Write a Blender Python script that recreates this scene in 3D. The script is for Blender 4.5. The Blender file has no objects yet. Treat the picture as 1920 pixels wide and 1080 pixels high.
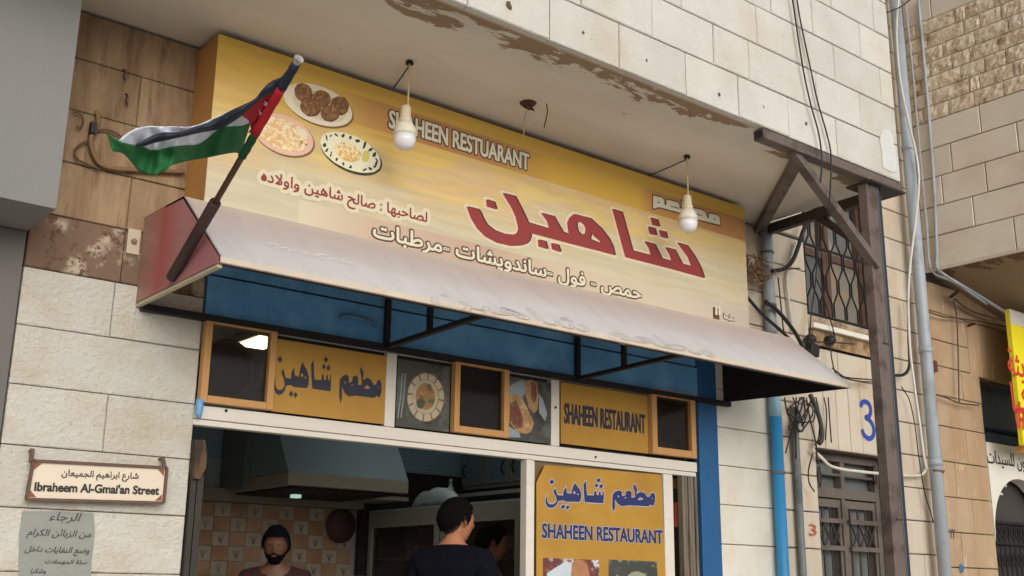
import bpy, math, random
import numpy as np
from mathutils import Vector, Matrix
from mathutils.geometry import tessellate_polygon, interpolate_bezier
random.seed(7)
S = bpy.context.scene
COL = S.collection

# ------------------------------------------------------------------ camera, sky, sun, exposure
FPX, YAW, PIT, ROL = 2097.8, 0.677524, 0.26382, 0.0120026
CAM = Vector((0.0, -5.0, 1.5))
_cy, _sy, _ct, _st = math.cos(YAW), math.sin(YAW), math.cos(PIT), math.sin(PIT)
FW = Vector((_sy*_ct, _cy*_ct, _st)); _r = Vector((_cy, -_sy, 0)); _u = _r.cross(FW)
RT = _r*math.cos(ROL) + _u*math.sin(ROL); UP = -_r*math.sin(ROL) + _u*math.cos(ROL)
cd = bpy.data.cameras.new('camera'); cam = bpy.data.objects.new('camera', cd); COL.objects.link(cam)
cd.sensor_width = 36; cd.lens = FPX/1920*36; cd.clip_end = 600; cd.clip_start = .05
cam.matrix_world = Matrix(((RT.x, UP.x, -FW.x, CAM.x), (RT.y, UP.y, -FW.y, CAM.y), (RT.z, UP.z, -FW.z, CAM.z), (0, 0, 0, 1)))
S.camera = cam
W = bpy.data.worlds.new('World'); S.world = W; W.use_nodes = True
wn = W.node_tree.nodes; wl = W.node_tree.links
SUN_EL, SUN_AZ = math.radians(17), math.radians(196)      # azimuth measured from +Y towards +X
sky = wn.new('ShaderNodeTexSky'); sky.sky_type = 'NISHITA'; sky.sun_disc = False
sky.sun_elevation = SUN_EL; sky.sun_rotation = SUN_AZ; sky.air_density = 1.2; sky.dust_density = 5.0; sky.ozone_density = 1.0
hs = wn.new('ShaderNodeHueSaturation'); hs.inputs['Saturation'].default_value = .22
tint = wn.new('ShaderNodeMix'); tint.data_type = 'RGBA'; tint.blend_type = 'MULTIPLY'; tint.inputs[0].default_value = 1
tint.inputs[7].default_value = (.965, .985, 1.0, 1)
wl.new(sky.outputs[0], hs.inputs['Color']); wl.new(hs.outputs[0], tint.inputs[6])
wl.new(tint.outputs[2], wn['Background'].inputs[0]); wn['Background'].inputs[1].default_value = 0.15
sd = bpy.data.lights.new('sun', 'SUN'); so = bpy.data.objects.new('sun', sd); COL.objects.link(so)
sd.energy = .85; sd.angle = math.radians(60); sd.color = (1, .995, .98)
sdir = Vector((math.sin(SUN_AZ)*math.cos(SUN_EL), math.cos(SUN_AZ)*math.cos(SUN_EL), math.sin(SUN_EL)))
so.rotation_euler = (-sdir).to_track_quat('-Z', 'Y').to_euler(); so.location = (0, -8, 12)
S.view_settings.view_transform = 'Standard'; S.view_settings.look = 'None'
S.view_settings.gamma = 1; S.view_settings.use_curve_mapping = False
S.view_settings.exposure = -0.16

# ------------------------------------------------------------------ helpers
def ray(px, py): return RT*((px-960)/FPX) + UP*((540-py)/FPX) + FW
def at(px, py, y=0.0):
    d = ray(px, py); return CAM + d*((y-CAM.y)/d.y)
def atx(px, py, x):
    d = ray(px, py); return CAM + d*((x-CAM.x)/d.x)
def atz(px, py, z):
    d = ray(px, py); return CAM + d*((z-CAM.z)/d.z)
def lin(c):
    f = lambda v: (v/255/12.92) if v/255 <= .04045 else ((v/255+.055)/1.055)**2.4
    return (f(c[0]), f(c[1]), f(c[2]), 1)
MATS = {}
def mat(name, c, rough=.8, var=.12, scale=5, bump=0, bscale=60, metal=0, c2=None, th=.55, s2=3, soft=.06, rand=0, stretch=(1, 1, 1), detail=5, c3=None, th3=.6, s3=8, emit=None, stretch2=None, spec=.4):
    if name in MATS: return MATS[name]
    m = bpy.data.materials.new(name); m.use_nodes = True; MATS[name] = m
    n = m.node_tree.nodes; l = m.node_tree.links; b = n['Principled BSDF']
    b.inputs['Roughness'].default_value = rough; b.inputs['Metallic'].default_value = metal
    b.inputs['Specular IOR Level'].default_value = spec
    g = n.new('ShaderNodeNewGeometry')
    def mapped(st):
        v = n.new('ShaderNodeVectorMath'); v.operation = 'MULTIPLY'; v.inputs[1].default_value = st
        l.new(g.outputs['Position'], v.inputs[0]); return v.outputs[0]
    P = mapped(stretch)
    def noise(sc, vec, det=detail, rg=.6):
        t = n.new('ShaderNodeTexNoise'); t.inputs['Scale'].default_value = sc; t.inputs['Detail'].default_value = det
        t.inputs['Roughness'].default_value = rg; l.new(vec, t.inputs['Vector']); return t.outputs['Fac']
    def mixc(fac, a, bb):
        x = n.new('ShaderNodeMix'); x.data_type = 'RGBA'
        if fac is not None: l.new(fac, x.inputs[0])
        for s, i in ((a, 6), (bb, 7)):
            if isinstance(s, tuple): x.inputs[i].default_value = s
            else: l.new(s, x.inputs[i])
        return x.outputs[2]
    def ramp(src, lo, hi):
        r = n.new('ShaderNodeMapRange'); r.inputs[1].default_value = lo; r.inputs[2].default_value = hi
        l.new(src, r.inputs[0]); return r.outputs[0]
    col = lin(c)
    out = col
    if c2: out = mixc(ramp(noise(s2, mapped(stretch2 or stretch)), th-soft, th+soft), out, lin(c2))
    if c3: out = mixc(ramp(noise(s3, mapped(stretch2 or stretch), 8, .7), th3-soft*.6, th3+soft*.6), out, lin(c3))
    hv = n.new('ShaderNodeHueSaturation')
    if isinstance(out, tuple): hv.inputs['Color'].default_value = out
    else: l.new(out, hv.inputs['Color'])
    val = n.new('ShaderNodeMapRange'); val.inputs[1].default_value = .25; val.inputs[2].default_value = .75
    val.inputs[3].default_value = 1-var; val.inputs[4].default_value = 1+var
    l.new(noise(scale, P, 7, .65), val.inputs[0]); v = val.outputs[0]
    if rand:
        oi = n.new('ShaderNodeObjectInfo'); r = n.new('ShaderNodeMapRange'); r.inputs[3].default_value = 1-rand; r.inputs[4].default_value = 1+rand
        l.new(oi.outputs['Random'], r.inputs[0]); mm = n.new('ShaderNodeMath'); mm.operation = 'MULTIPLY'
        l.new(v, mm.inputs[0]); l.new(r.outputs[0], mm.inputs[1]); v = mm.outputs[0]
    l.new(v, hv.inputs['Value']); l.new(hv.outputs[0], b.inputs['Base Color'])
    if bump:
        bp = n.new('ShaderNodeBump'); bp.inputs['Strength'].default_value = min(1, bump); bp.inputs['Distance'].default_value = .01*max(1, bump)
        l.new(noise(bscale, P, 4, .6), bp.inputs['Height']); l.new(bp.outputs[0], b.inputs['Normal'])
    if emit:
        b.inputs['Emission Color'].default_value = lin(emit[0]); b.inputs['Emission Strength'].default_value = emit[1]
    m['col'] = 1
    return m
def glass(name, c=(200, 210, 205), alpha=.25, rough=.05):
    if name in MATS: return MATS[name]
    m = bpy.data.materials.new(name); m.use_nodes = True; MATS[name] = m
    b = m.node_tree.nodes['Principled BSDF']; b.inputs['Base Color'].default_value = lin(c)
    b.inputs['Roughness'].default_value = rough; b.inputs['Alpha'].default_value = alpha; b.inputs['IOR'].default_value = 1.5
    return m

class MB:
    def __init__(s): s.v = []; s.f = []; s.m = []; s.mi = 0
    def add(s, vs, fs):
        o = len(s.v); s.v += [tuple(p) for p in vs]; s.f += [tuple(i+o for i in q) for q in fs]; s.m += [s.mi]*len(fs); return s
    def box(s, x0, x1, y0, y1, z0, z1, bev=0):
        if x0 > x1: x0, x1 = x1, x0
        if y0 > y1: y0, y1 = y1, y0
        if z0 > z1: z0, z1 = z1, z0
        return s.hexa([(x, y, z) for x in (x0, x1) for y in (y0, y1) for z in (z0, z1)], bev)
    def hexa(s, p, bev=0):   # order x(y(z))
        f = [(0, 1, 3, 2), (4, 6, 7, 5), (0, 4, 5, 1), (2, 3, 7, 6), (0, 2, 6, 4), (1, 5, 7, 3)]
        return s.add(p, f)
    def bar(s, a, b, w, d=None, up=(0, 0, 1)):
        a, b = Vector(a), Vector(b); d = d or w; t = (b-a).normalized(); up = Vector(up)
        if abs(t.dot(up)) > .95: up = Vector((0, 1, 0))
        q = t.cross(up).normalized(); r = q.cross(t).normalized()
        vs = [c + q*(i*w/2) + r*(j*d/2) for c in (a, b) for i, j in ((-1, -1), (1, -1), (1, 1), (-1, 1))]
        return s.add(vs, [(3, 2, 1, 0), (4, 5, 6, 7), (0, 1, 5, 4), (1, 2, 6, 5), (2, 3, 7, 6), (3, 0, 4, 7)])
    def tube(s, pts, r, n=8, closed=False, cap=True):
        pts = [Vector(p) for p in pts]; N = len(pts); rings = []
        rr = r if isinstance(r, (list, tuple)) else [r]*N
        up = None
        for i, p in enumerate(pts):
            t = ((pts[min(i+1, N-1)]-pts[max(i-1, 0)])).normalized()
            if up is None: up = Vector((0, 0, 1)) if abs(t.z) < .9 else Vector((1, 0, 0))
            q = t.cross(up).normalized(); up = q.cross(t).normalized()
            rings.append([p + (q*math.cos(k*2*math.pi/n) + up*math.sin(k*2*math.pi/n))*rr[i] for k in range(n)])
        vs = [v for g in rings for v in g]
        fs = [(i*n+k, i*n+(k+1) % n, (i+1)*n+(k+1) % n, (i+1)*n+k) for i in range(N-1) for k in range(n)]
        if cap: fs += [tuple(reversed(range(n))), tuple((N-1)*n+k for k in range(n))]
        return s.add(vs, fs)
    def lathe(s, c, prof, n=20, axis='z'):   # prof: (r, h)
        c = Vector(c); vs = []
        for r, h in prof:
            for k in range(n):
                a = k*2*math.pi/n; x, y = r*math.cos(a), r*math.sin(a)
                vs.append(c + (Vector((x, y, h)) if axis == 'z' else Vector((x, h, y))))
        N = len(prof); fs = [(i*n+k, i*n+(k+1) % n, (i+1)*n+(k+1) % n, (i+1)*n+k) for i in range(N-1) for k in range(n)]
        fs += [tuple(reversed(range(n))), tuple((N-1)*n+k for k in range(n))]
        return s.add(vs, fs)
    def prism(s, pts, off):     # polygon + extrusion vector
        pts = [Vector(p) for p in pts]; off = Vector(off); n = len(pts)
        tri = tessellate_polygon([pts])
        return s.add(pts + [p+off for p in pts], [tuple(t) for t in tri] + [tuple(i+n for i in reversed(t)) for t in tri] + [(i, (i+1) % n, (i+1) % n+n, i+n) for i in range(n)])
    def grid(s, rows):
        n = len(rows[0]); vs = [p for r in rows for p in r]
        return s.add(vs, [(i*n+j, i*n+j+1, (i+1)*n+j+1, (i+1)*n+j) for i in range(len(rows)-1) for j in range(n-1)])
    def build(s, name, mats, parent=None, smooth=False, fix=True, bev=0, sub=0):
        me = bpy.data.meshes.new(name); me.from_pydata(s.v, [], s.f)
        for m in (mats if isinstance(mats, (list, tuple)) else [mats]): me.materials.append(m)
        if isinstance(mats, (list, tuple)): me.polygons.foreach_set('material_index', s.m)
        if fix:
            import bmesh
            bm = bmesh.new(); bm.from_mesh(me); bmesh.ops.recalc_face_normals(bm, faces=bm.faces); bm.to_mesh(me); bm.free()
        if smooth:
            for p in me.polygons: p.use_smooth = True
        o = bpy.data.objects.new(name, me); COL.objects.link(o); o.parent = parent
        if bev:
            b = o.modifiers.new('bevel', 'BEVEL'); b.width = bev; b.segments = 2; b.limit_method = 'ANGLE'
        if sub:
            b = o.modifiers.new('sub', 'SUBSURF'); b.levels = sub; b.render_levels = sub
        return o
def empty(name, label=None, cat=None, group=None, loc=(0, 0, 0)):
    o = bpy.data.objects.new(name, None); COL.objects.link(o); o.location = loc; o.empty_display_size = .1
    return tag(o, label, cat, group)
def tag(o, label=None, cat=None, group=None, kind=None):
    if label: o['label'] = label
    if cat: o['category'] = cat
    if group: o['group'] = group
    if kind: o['kind'] = kind
    return o
def smooth(pts, k=6):
    pts = [Vector(p) for p in pts]
    if len(pts) < 3: return pts
    q = [pts[0]*2-pts[1]] + pts + [pts[-1]*2-pts[-2]]; out = []
    for i in range(1, len(q)-2):
        a, b, c, d = q[i-1:i+3]
        for j in range(k):
            t = j/k
            out.append(.5*((2*b) + (c-a)*t + (2*a-5*b+4*c-d)*t*t + (3*b-a-3*c+d)*t**3))
    out.append(pts[-1]); return out
def cable(name, label, cat, pts, r, m, parent=None, group=None, k=6, n=6):
    o = MB().tube(smooth(pts, k), r, n).build(name, m, parent, True)
    return tag(o, label, cat, group) if parent is None else o
class Frame:   # local (u, v, d) -> world ; d is outwards
    def __init__(s, O, U, V, N): s.O, s.U, s.V, s.N = Vector(O), Vector(U), Vector(V), Vector(N)
    def __call__(s, u, v, d=0): return s.O + s.U*u + s.V*v + s.N*d
    def inv(s, p): q = Vector(p)-s.O; return q.dot(s.U), q.dot(s.V)
def front(y): return Frame((0, y, 0), (1, 0, 0), (0, 0, 1), (0, -1, 0))

# ------------------------------------------------------------------ masonry
def block_mesh(name, F, u0, u1, v0, v1, dep, m, bev=.004, rough=0, parent=None):
    mb = MB()
    j = random.uniform(-.0015, .0025)
    if not rough:
        b = bev
        o = [F(u0, v0, -dep), F(u1, v0, -dep), F(u1, v1, -dep), F(u0, v1, -dep)]
        e = [F(u0, v0, -b), F(u1, v0, -b), F(u1, v1, -b), F(u0, v1, -b)]
        R2 = lambda: random.uniform(-.0012, .0032)
        q = [F(u0+b+R2(), v0+b+R2(), j), F(u1-b-R2(), v0+b+R2(), j), F(u1-b-R2(), v1-b-R2(), j), F(u0+b+R2(), v1-b-R2(), j)]
        mb.add(o+e+q, [(8, 9, 10, 11)] + [(i, (i+1) % 4, (i+1) % 4+4, i+4) for i in range(4)] + [(i+4, (i+1) % 4+4, (i+1) % 4+8, i+8) for i in range(4)])
        return mb.build(name, m, parent, fix=False)
    nu, nv = 7, 4
    rows = [[F(u0+(u1-u0)*a/nu, v0+(v1-v0)*c/nv, (0 if a in (0, nu) or c in (0, nv) else rough*random.uniform(.25, 1.6))) for a in range(nu+1)] for c in range(nv+1)]
    mb.grid(rows)
    o = [F(u0, v0, -dep), F(u1, v0, -dep), F(u1, v1, -dep), F(u0, v1, -dep)]
    e = [F(u0, v0, 0), F(u1, v0, 0), F(u1, v1, 0), F(u0, v1, 0)]
    mb.add(o+e, [(i, (i+1) % 4, (i+1) % 4+4, i+4) for i in range(4)])
    return mb.build(name, m, parent, fix=False)
def courses(parent, F, zs, brk, m, gap=.006, dep=.03, rough=0, name='stone_block', vgap=None):
    vgap = vgap or gap
    for k in range(len(zs)-1):
        b = (brk[k] if len(brk) > 1 else brk[0]) if isinstance(brk[0], (list, tuple)) else brk
        mm = m[k] if isinstance(m, (list, tuple)) else m
        for i in range(len(b)-1):
            if b[i] is None or b[i+1] is None: continue
            block_mesh(name, F, b[i]+vgap/2, b[i+1]-vgap/2, zs[k]+gap/2, zs[k+1]-gap/2, dep, mm, parent=parent, rough=rough)
def breaks(u0, u1, w, off=0, jit=.15):
    out = [u0]; u = u0 + w*(.5+off)
    while u < u1 - w*.35:
        out.append(u); u += w*random.uniform(1-jit, 1+jit)
    return out + [u1]

# ------------------------------------------------------------------ lettering
AR = {'ا': 0xFE8D, 'ب': 0xFE8F, 'ة': 0xFE93, 'ت': 0xFE95, 'ث': 0xFE99, 'ج': 0xFE9D, 'ح': 0xFEA1, 'خ': 0xFEA5, 'د': 0xFEA9, 'ذ': 0xFEAB, 'ر': 0xFEAD, 'ز': 0xFEAF,
      'س': 0xFEB1, 'ش': 0xFEB5, 'ص': 0xFEB9, 'ض': 0xFEBD, 'ط': 0xFEC1, 'ظ': 0xFEC5, 'ع': 0xFEC9, 'غ': 0xFECD, 'ف': 0xFED1, 'ق': 0xFED5, 'ك': 0xFED9, 'ل': 0xFEDD, 'م': 0xFEE1,
      'ن': 0xFEE5, 'ه': 0xFEE9, 'و': 0xFEED, 'ي': 0xFEF1, 'ئ': 0xFE89, 'ء': 0xFE80}
NOJ = set('ادذرزوةء')
def shape_ar(t):
    words = []
    out = []
    i = 0; prev = False
    while i < len(t):
        c = t[i]
        if c not in AR: out.append(c); prev = False; i += 1; continue
        if c == 'ل' and i+1 < len(t) and t[i+1] == 'ا':
            out.append(chr(0xFEFB + (1 if prev else 0))); prev = False; i += 2; continue
        nxt = i+1 < len(t) and t[i+1] in AR and t[i+1] != 'ء' and c not in NOJ
        base = AR[c]
        if c in 'ادذرزوة': out.append(chr(base + (1 if prev else 0)))
        elif c == 'ء': out.append(chr(base))
        else: out.append(chr(base + (3 if prev and nxt else 2 if nxt else 1 if prev else 0)))
        prev = bool(nxt); i += 1
    return ''.join(reversed(out))
def text_contours(txt, shear=0.0):
    c = bpy.data.curves.new('lettering', 'FONT'); c.body = txt; c.resolution_u = 3
    o = bpy.data.objects.new('lettering', c); COL.objects.link(o)
    dg = bpy.context.evaluated_depsgraph_get()
    cu = o.evaluated_get(dg).to_curve(dg)
    res = []
    for s in cu.splines:
        P = []
        if s.type == 'BEZIER':
            b = s.bezier_points; n = len(b)
            for i in range(n):
                a, d = b[i], b[(i+1) % n]
                seg = [a.co, d.co] if (a.handle_right-a.co).length < 1e-6 and (d.handle_left-d.co).length < 1e-6 else interpolate_bezier(a.co, a.handle_right, d.handle_left, d.co, 5)
                P += [(p.x + shear*p.y, p.y) for p in seg[:-1]]
        else: P = [(p.co.x + shear*p.co.y, p.co.y) for p in s.points]
        Q = []
        for p in P:
            if not Q or abs(p[0]-Q[-1][0])+abs(p[1]-Q[-1][1]) > 1e-4: Q.append(p)
        if len(Q) > 2: res.append(Q)
    o.to_mesh_clear() if hasattr(o, 'x') else None
    bpy.data.objects.remove(o); bpy.data.curves.remove(c)
    return res
def area(P): return .5*sum(P[i][0]*P[(i+1) % len(P)][1]-P[(i+1) % len(P)][0]*P[i][1] for i in range(len(P)))
def inside(p, P):
    r = False; n = len(P)
    for i in range(n):
        a, b = P[i], P[(i+1) % n]
        if (a[1] > p[1]) != (b[1] > p[1]) and p[0] < (b[0]-a[0])*(p[1]-a[1])/(b[1]-a[1])+a[0]: r = not r
    return r
def fill(mb, F, cs, d, bytext=True, du=0, dv=0):
    if not cs: return
    if bytext: sgn = 1 if area(max(cs, key=lambda c: abs(area(c)))) > 0 else -1
    outs = [c for c in cs if (area(c)*sgn > 0 if bytext else not any(inside(c[0], e) for e in cs if e is not c))]
    holes = [c for c in cs if c not in outs]
    for i, o in enumerate(outs):
        h = [x for x in holes if inside(x[0], o) and all(inside(q, o) for q in x[::3])]
        polys = [[Vector((p[0], p[1], 0)) for p in o]] + [[Vector((p[0], p[1], 0)) for p in x] for x in h]
        flat = [p for q in polys for p in q]
        tri = tessellate_polygon(polys)
        mb.add([F(p.x+du, p.y+dv, d+(i % 9)*6e-5) for p in flat], [tuple(t) for t in tri])
def ribbon(mb, F, cs, w, d, su=1):
    for k, c in enumerate(cs):
        n = len(c); V = []
        for i in range(n):
            a, b, e = Vector(c[i-1]), Vector(c[i]), Vector(c[(i+1) % n])
            t1 = (b-a); t2 = (e-b)
            if t1.length < 1e-7 or t2.length < 1e-7: t1 = t2 = (e-a)
            t1.normalize(); t2.normalize()
            n1 = Vector((-t1.y, t1.x)); n2 = Vector((-t2.y, t2.x)); m = n1+n2
            if m.length < .3: m = n1
            m.normalize(); s = w/2/max(.5, m.dot(n1))
            V.append((b.x+m.x*s, b.y+m.y*s, b.x-m.x*s, b.y-m.y*s))
        for i in range(n):
            p, q = V[i], V[(i+1) % n]; z = d+((i+3*k) % 9)*5e-5
            mb.add([F(p[0], p[1], z), F(q[0], q[1], z), F(q[2], q[3], z), F(p[2], p[3], z)], [(0, 1, 2, 3)])
def halo_rib(mb, F, cs, w, d, res=.0024):     # union of discs along the outlines, as non-overlapping row strips
    P = []
    for c in cs:
        n = len(c)
        for i in range(n):
            a, b = c[i], c[(i+1) % n]; L = math.hypot(b[0]-a[0], b[1]-a[1]); k = max(1, int(L/(res*.8)))
            P += [(a[0]+(b[0]-a[0])*t/k, a[1]+(b[1]-a[1])*t/k) for t in range(k)]
    P = np.array(P); x0, y0 = P.min(0)-w; x1, y1 = P.max(0)+w; nx, ny = int((x1-x0)/res)+1, int((y1-y0)/res)+1
    M = np.zeros((ny, nx), bool); q = int(w/2/res)+1
    J, I = np.mgrid[-q:q+1, -q:q+1]
    for x, y in P:
        ix, iy = int((x-x0)/res), int((y-y0)/res); fx, fy = (x-x0)/res-ix, (y-y0)/res-iy
        M[iy-q:iy+q+1, ix-q:ix+q+1] |= ((I+.5-fx)**2+(J+.5-fy)**2 < (w/2/res)**2)
    for j in range(ny):
        row = M[j]; i = 0
        e = np.flatnonzero(np.diff(np.concatenate(([0], row.astype(np.int8), [0]))))
        for a, b in zip(e[::2], e[1::2]):
            mb.add([F(x0+a*res, y0+j*res, d), F(x0+b*res, y0+j*res, d), F(x0+b*res, y0+(j+1)*res, d), F(x0+a*res, y0+(j+1)*res, d)], [(0, 1, 2, 3)])
def place(cs, u0, v0, u1, hscale=1.0, v1=None, both=False, rise=0):
    xs = [p[0] for c in cs for p in c]; ys = [p[1] for c in cs for p in c]
    s = (u1-u0)/(max(xs)-min(xs)); x0 = min(xs)
    if v1 is not None: sv = (v1-v0)/(max(ys)-min(ys)); y0 = min(ys)
    else: sv = s*hscale; y0 = 0
    return [[(u0+(p[0]-x0)*s, v0+(p[1]-y0)*sv + rise*(p[0]-x0)*s) for p in c] for c in cs]
def lettering(parent, name, F, cs, m, d=.0015, bold=0, halo=None, hw=0, bytext=True):
    if halo:
        mb = MB(); halo_rib(mb, F, cs, hw, d); mb.build('letter_outline', halo, parent, fix=False)
        mb = MB(); fill(mb, F, cs, d+.0006, bytext); mb.build('letter_outline', halo, parent, fix=False)
        d += .0016
    mb = MB(); fill(mb, F, cs, d, bytext)
    if bold: halo_rib(mb, F, cs, bold, d+.0007, .0012)
    return mb.build(name, m, parent, fix=False)
def text_on(parent, name, F, txt, p0, p1, m, hscale=1, plane=None, arab=False, fit=False, rise=0, shear=0, **k):
    cs = text_contours(shape_ar(txt) if arab else txt, shear)
    a = F.inv(p0); b = F.inv(p1)
    if fit: cs = place(cs, a[0], a[1], b[0], v1=b[1])
    else: cs = place(cs, a[0], a[1], b[0], hscale=hscale, rise=rise)
    return lettering(parent, name, F, cs, m, **k)
def poly_px(F, pts, ox, oy, sc, plane):
    out = []
    for x, y in pts: out.append(F.inv(plane(ox+x/sc, oy+y/sc)))
    return out

# ------------------------------------------------------------------ materials
M_bal = mat('balcony_stone', (204, 200, 191), .85, .08, 3.5, .8, 55, c2=(196, 184, 166), th=.62, s2=1.8, soft=.14, rand=.05, c3=(140, 128, 110), th3=.71, s3=26)
M_mort = mat('dark_mortar', (88, 76, 62), .95, .15, 20)
M_mortl = mat('pale_mortar', (158, 144, 124), .95, .15, 20)
M_paint = mat('whitewashed_stone', (202, 197, 186), .85, .09, 3, 1.6, 34, c2=(184, 173, 154), th=.56, s2=3.0, soft=.12, rand=.04, c3=(126, 112, 94), th3=.68, s3=22, stretch=(1, 1, 1.3))
M_paint2 = mat('whitewashed_stone_smooth', (218, 213, 200), .8, .05, 3, .35, 30, c2=(204, 194, 176), th=.58, s2=3, soft=.1, rand=.035, c3=(140, 128, 110), th3=.74, s3=22)
M_brown = mat('stained_stone', (118, 95, 78), .9, .2, 6, .5, 40, c2=(176, 161, 140), th=.565, s2=5.5, soft=.04, rand=.03, c3=(96, 70, 52), th3=.56, s3=14)
M_beige = mat('tan_stone', (162, 136, 106), .9, .2, 5, .6, 40, c2=(124, 98, 72), th=.52, s2=3, soft=.14, rand=.06, c3=(88, 68, 50), th3=.60, s3=5, stretch=(2.6, 1, .45))
M_stone = mat('wall_stone', (196, 184, 166), .85, .08, 3, .3, 60, c2=(184, 160, 130), th=.6, s2=3, soft=.12, rand=.04, c3=(120, 100, 78), th3=.73, s3=18, stretch=(1.5, 1, .6))
M_tan = mat('weathered_tan_stone', (172, 148, 120), .88, .1, 3, .3, 50, c2=(166, 132, 98), th=.55, s2=2.5, soft=.15, rand=.05, c3=(214, 196, 172), th3=.66, s3=5, stretch=(1.8, 1.8, .5))
M_bay = mat('bay_stone', (214, 200, 182), .85, .07, 3, .3, 60, c2=(202, 182, 160), th=.58, s2=2.5, soft=.15, rand=.04)
M_rough = mat('rough_faced_stone', (216, 196, 168), .9, .16, 10, 2.2, 17, c2=(152, 116, 80), th=.6, s2=7, soft=.1, rand=.05, c3=(206, 190, 166), th3=.55, s3=10)
M_plaster = mat('grey_plaster', (132, 130, 127), .9, .06, 1.2, .3, 60, c3=(112, 110, 106), th3=.70, s3=5, stretch=(2, 2, .5))
M_plaster2 = mat('dark_grey_plaster', (108, 104, 99), .9, .05, 2, .1, 80)
M_blue = mat('blue_paint', (92, 156, 206), .55, .14, 4, .3, 30, c2=(112, 174, 218), th=.55, s2=4, soft=.12, c3=(18, 40, 62), th3=.72, s3=16)
M_black = mat('black_steel_paint', (26, 24, 24), .6, .2, 10, .1)
M_steel = mat('brown_steel', (104, 92, 86), .6, .14, 6, .3, 50, c2=(80, 68, 62), th=.55, s2=7, c3=(126, 84, 60), th3=.68, s3=16)
M_steeld = mat('dark_steel', (62, 54, 52), .6, .1, 8)
M_white = mat('white_aluminium', (214, 206, 194), .45, .05, 8, c3=(150, 132, 110), th3=.75, s3=20, stretch=(.3, 1, 3))
M_wood = mat('pine_wood', (190, 142, 88), .65, .1, 5, .15, 60, stretch=(8, 1, .8), c3=(130, 90, 52), th3=.75, s3=12)
M_orange = mat('orange_vinyl', (178, 134, 56), .4, .09, 2, c2=(164, 120, 50), th=.58, s2=1.5, soft=.12, c3=(128, 96, 52), th3=.73, s3=14)
M_navy = mat('navy_print', (44, 50, 96), .5, .05)
M_navy2 = mat('dark_navy_print', (46, 48, 62), .5, .05)
M_paleblue = mat('pale_outline_print', (176, 176, 184), .5, .03)
M_red = mat('red_print', (140, 56, 54), .5, .05)
M_redd = mat('maroon_print', (84, 34, 34), .5, .05)
M_cream = mat('cream_print', (218, 210, 188), .5, .03)
M_pinkhi = mat('pink_print', (232, 190, 170), .5, .03)
M_brownp = mat('brown_print', (92, 68, 50), .5, .05)
M_dark = mat('dark_interior', (38, 35, 32), .8, .1)
M_blkprint = mat('black_print', (52, 48, 44), .6, .05)
M_cable = mat('black_cable', (36, 33, 32), .6, .1)
M_pipe = mat('grey_pipe', (158, 164, 170), .45, .05, 4, c2=(136, 138, 140), th=.6, s2=3)
M_pipeb = mat('sky_blue_pipe', (52, 138, 190), .45, .08, 4, c3=(190, 200, 205), th3=.74, s3=12)
M_pipel = mat('pale_blue_pipe', (140, 176, 192), .5, .08)
M_pipegd = mat('dark_grey_pipe', (104, 108, 108), .5, .1)
M_whitec = mat('white_cable', (205, 200, 192), .5, .05)

# ------------------------------------------------------------------ ground
g = MB(); g.add([(-60, -60, -.14), (80, -60, -.14), (80, 60, -.14), (-60, 60, -.14)], [(0, 1, 2, 3)])
tag(g.build('ground', mat('street_asphalt', (188, 185, 180), .9, .12, 3, .4, 80)), kind='structure')
g = MB(); g.box(-20, 30, -2.2, 0.0, -.13, 0)
tag(g.build('pavement', mat('pavement_concrete', (208, 204, 198), .9, .1, 2, .3, 40)), kind='structure')
g = MB(); g.box(-20, 30, -2.34, -2.205, -.13, .005)
tag(g.build('kerb', mat('kerb_stone', (180, 172, 158), .9, .1, 4, .3, 40), bev=.01), kind='structure')

# ------------------------------------------------------------------ restaurant building
B = empty('stone_building', 'pale stone building with the restaurant, projecting balcony slab and house door', 'building')
Z = [1.81+.2585*k for k in range(-7, 20)]
def zk(k): return 1.81+.2585*k
core = MB()
pc = MB(); pc.box(1.29, 2.10, .035, .5, -.1, 2.84); pc.build('wall_core', M_mortl, B); pc = MB(); pc.box(5.82, 6.445, .034, .5, -.1, 3.10); pc.build('wall_core', M_mortl, B)
for a in [(1.29, 2.10, .035, .5, 2.842, 4.12), (2.10, 5.62, .03, .2, 2.78, 4.12), (5.62, 5.819, .035, .5, -.1, 4.12), (5.82, 6.445, .035, .5, 3.102, 4.12), (6.446, 6.90, .035, .5, -.1, 4.12), (6.345, 6.90, .03, .5, 4.125, 7.5),
          (6.90, 7.90, .035, .5, 2.53, 3.55), (7.90, 8.60, .035, .5, -.1, 7.5), (6.90, 7.90, .035, .5, 4.72, 7.5), (8.60, 9.36, .035, .5, -.1, 4.2), (9.36, 10.4, .035, .5, 3.35, 4.2)]:
    core.box(*a)
core.build('wall_core', M_mort, B)
F0 = front(0.0)
# left pier: whitewashed lower courses, stained band, tan upper courses
for k in range(-7, 9):
    z0, z1 = zk(k), zk(k+1)
    if z1 > 4.12: z1 = 4.118
    m = M_paint if k < 4 else (M_brown if k == 4 else M_beige)
    br = [1.285, 2.12] if k % 2 == 0 else [1.285, 1.69+random.uniform(-.06, .1), 2.12]
    if k >= 5: br[-1] = 2.2
    if k in (4,): br = [1.285, 1.71, 2.12]
    for i in range(len(br)-1):
        block_mesh('stone_block', F0, br[i]+.0015, br[i+1]-.0015, z0+.0022, z1-.0022, .04, m, .0035, parent=B)
pl = MB(); pl.box(1.72, 1.78, -.006, .0, 2.99, 3.11); pl.build('bolt_plate', M_stone, B)
pl = MB(); pl.lathe((1.75, -.006, 3.05), [(.014, 0), (.014, -.008), (.006, -.014)], 10, 'y'); pl.build('bolt', M_beige, B)
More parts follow.
